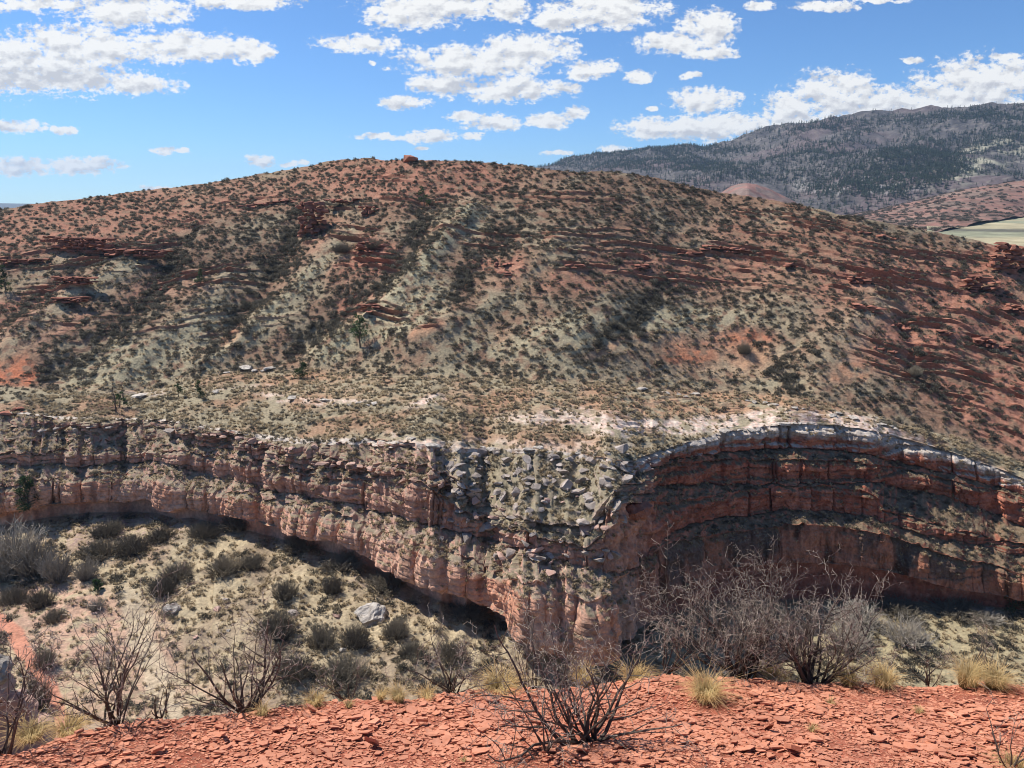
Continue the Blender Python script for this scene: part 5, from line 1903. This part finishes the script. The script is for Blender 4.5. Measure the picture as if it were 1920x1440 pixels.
bush(base_at(1885, 1436), 170 * MP, 110 * MP, 'thin bush at the lower right corner on the shale', 13, 5, .6, .7, lean=-.25, twig=.7)
bush(base_at(1740, 1284, .18), 120 * MP, 90 * MP, 'small thorny bush between two straw grass clumps', 14, 7, .75, .7)
bush(base_at(1830, 1290, .4), 150 * MP, 110 * MP, 'sparse upright twigs behind the widest straw clump', 15, 5, .5, .6, up=.8)
bush(base_at(240, 1378), 70 * MP, 34 * MP, 'low dark bush on the red edge below the tall open bush', 16, 6, .9, .6)
bush(base_at(1655, 1284, .35), 120 * MP, 80 * MP, 'faint grey twigs right of the large bush', 17, 6, .7, .5)


def clump(px, py, w_px, h_px, label, seed, n=420, back=0.0, group=None, green=False, mat=None):
    p = base_at(px, py, back)
    h, w = h_px * MP, w_px * MP
    me = tuft_proto('grass_blades', mat or M_STRAW, seed, int(n * 1.6), h * .92, min(1.9, w / h * .75), .0014, w * .16, droop=.45)
    o = obj_of('grass_clump', me)
    o.location = p
    tag(o, label, 'grass clump', group)
    return o


clump(1322, 1318, 92, 60, 'golden grass clump at the left foot of the large bush', 1, 560)
clump(1590, 1284, 70, 52, 'straw clump partly hidden by the large bush on its right', 2, 320, .05)
clump(1655, 1286, 80, 58, 'round straw clump with a dark base right of the large bush', 3, 460)
clump(1812, 1292, 80, 74, 'left half of the widest straw clump near the right edge', 4, 480)
clump(1862, 1294, 80, 60, 'right half of the widest straw clump near the right edge', 5, 420)
clump(592, 1328, 48, 38, 'short yellow clump between the left bushes', 6, 300, .03)
clump(492, 1338, 44, 34, 'thin straw clump at the foot of the spreading bush', 7, 120)
clump(748, 1320, 46, 42, 'leaning grass clump with a dark base near the middle rim', 8, 260)
clump(714, 1320, 26, 34, 'small reddish grass clump left of the leaning clump', 9, 150)
clump(935, 1300, 120, 40, 'low orange grass patch behind the front bush', 10, 500, .1)
clump(1095, 1290, 60, 66, 'upright straw clump seen through the crooked front bush', 11, 350, .12)
clump(800, 1312, 50, 34, 'orange wisps at the foot of the medium bush', 12, 150, .02)
clump(1722, 1334, 24, 20, 'tiny yellow tuft on the right of the shale', 13, 60)
clump(1522, 1374, 26, 20, 'tiny pale tuft in the middle of the shale', 14, 60)
clump(1556, 1324, 26, 16, 'faint tuft on the shale below the large bush', 15, 50)
clump(60, 1392, 90, 40, 'dry grass along the lower left rim', 16, 260, .1)
clump(130, 1376, 90, 36, 'pale dry grass under the tall open bush', 17, 260, .1)
clump(1900, 1440, 70, 22, 'short green-yellow grass in the lower right corner', 18, 160)
clump(655, 1332, 24, 20, 'small yellow-green weed at the rim', 19, 90)
clump(870, 1436, 16, 10, 'tiny dry sprig at the bottom edge of the shale', 20, 30)
clump(1190, 1285, 90, 40, 'straw grass between the front bush and the large bush', 21, 260, .15)
clump(1450, 1290, 140, 30, 'dry grass under the large bush', 22, 260, .3)

# near rock buttress at the left edge
root = bpy.data.objects.new('rock_buttress', None); COL.objects.link(root)
bp0 = pix(6, 1300, 30.0)
root.location = bp0
tag(root, 'pale weathered sandstone buttress cut by the left edge', 'rock outcrop')
for k, (dx, dz, s, sd_) in enumerate([(-.9, .95, 1.35, 0), (-1.2, .1, 1.5, 1), (-1.0, -.9, 1.55, 2), (-1.4, -2.2, 1.9, 3), (-2.8, 1.6, 1.9, 1), (-1.6, -4.0, 2.4, 0)]):
    me = ROCKM[(id(M_WHITEROCK if dz > .5 else M_PINKROCK), sd_, 'g')]
    o = obj_of('rock_layer', me, root)
    o.location = (dx, .3 * k, dz)
    o.scale = (s, s, s * .75)
    o.rotation_euler = (0, 0, k * 1.3)

# ================================================================== AIR
hz = bpy.data.meshes.new('haze')
bm = bmesh.new()
bmesh.ops.create_cube(bm, size=1.0)
bm.to_mesh(hz); bm.free()
ho = obj_of('haze', hz)
x0, x1, y0, y1, z0, z1 = -9500, 9500, -3000, 8600, -92, 420
ho.location = ((x0 + x1) / 2, (y0 + y1) / 2, (z0 + z1) / 2)
ho.scale = (x1 - x0, y1 - y0, z1 - z0)
hmt = bpy.data.materials.new('air')
hmt.use_nodes = True
hnt = hmt.node_tree
hnt.nodes.clear()
ho_out = nd(hnt, 'ShaderNodeOutputMaterial')
vol = nd(hnt, 'ShaderNodeVolumePrincipled')
vol.inputs['Color'].default_value = (.55, .76, 1.0, 1)
vol.inputs['Density'].default_value = 0.00007
vol.inputs['Anisotropy'].default_value = 0.2
hnt.links.new(vol.outputs[0], ho_out.inputs['Volume'])
hz.materials.append(hmt)
tag(ho, kind='stuff')
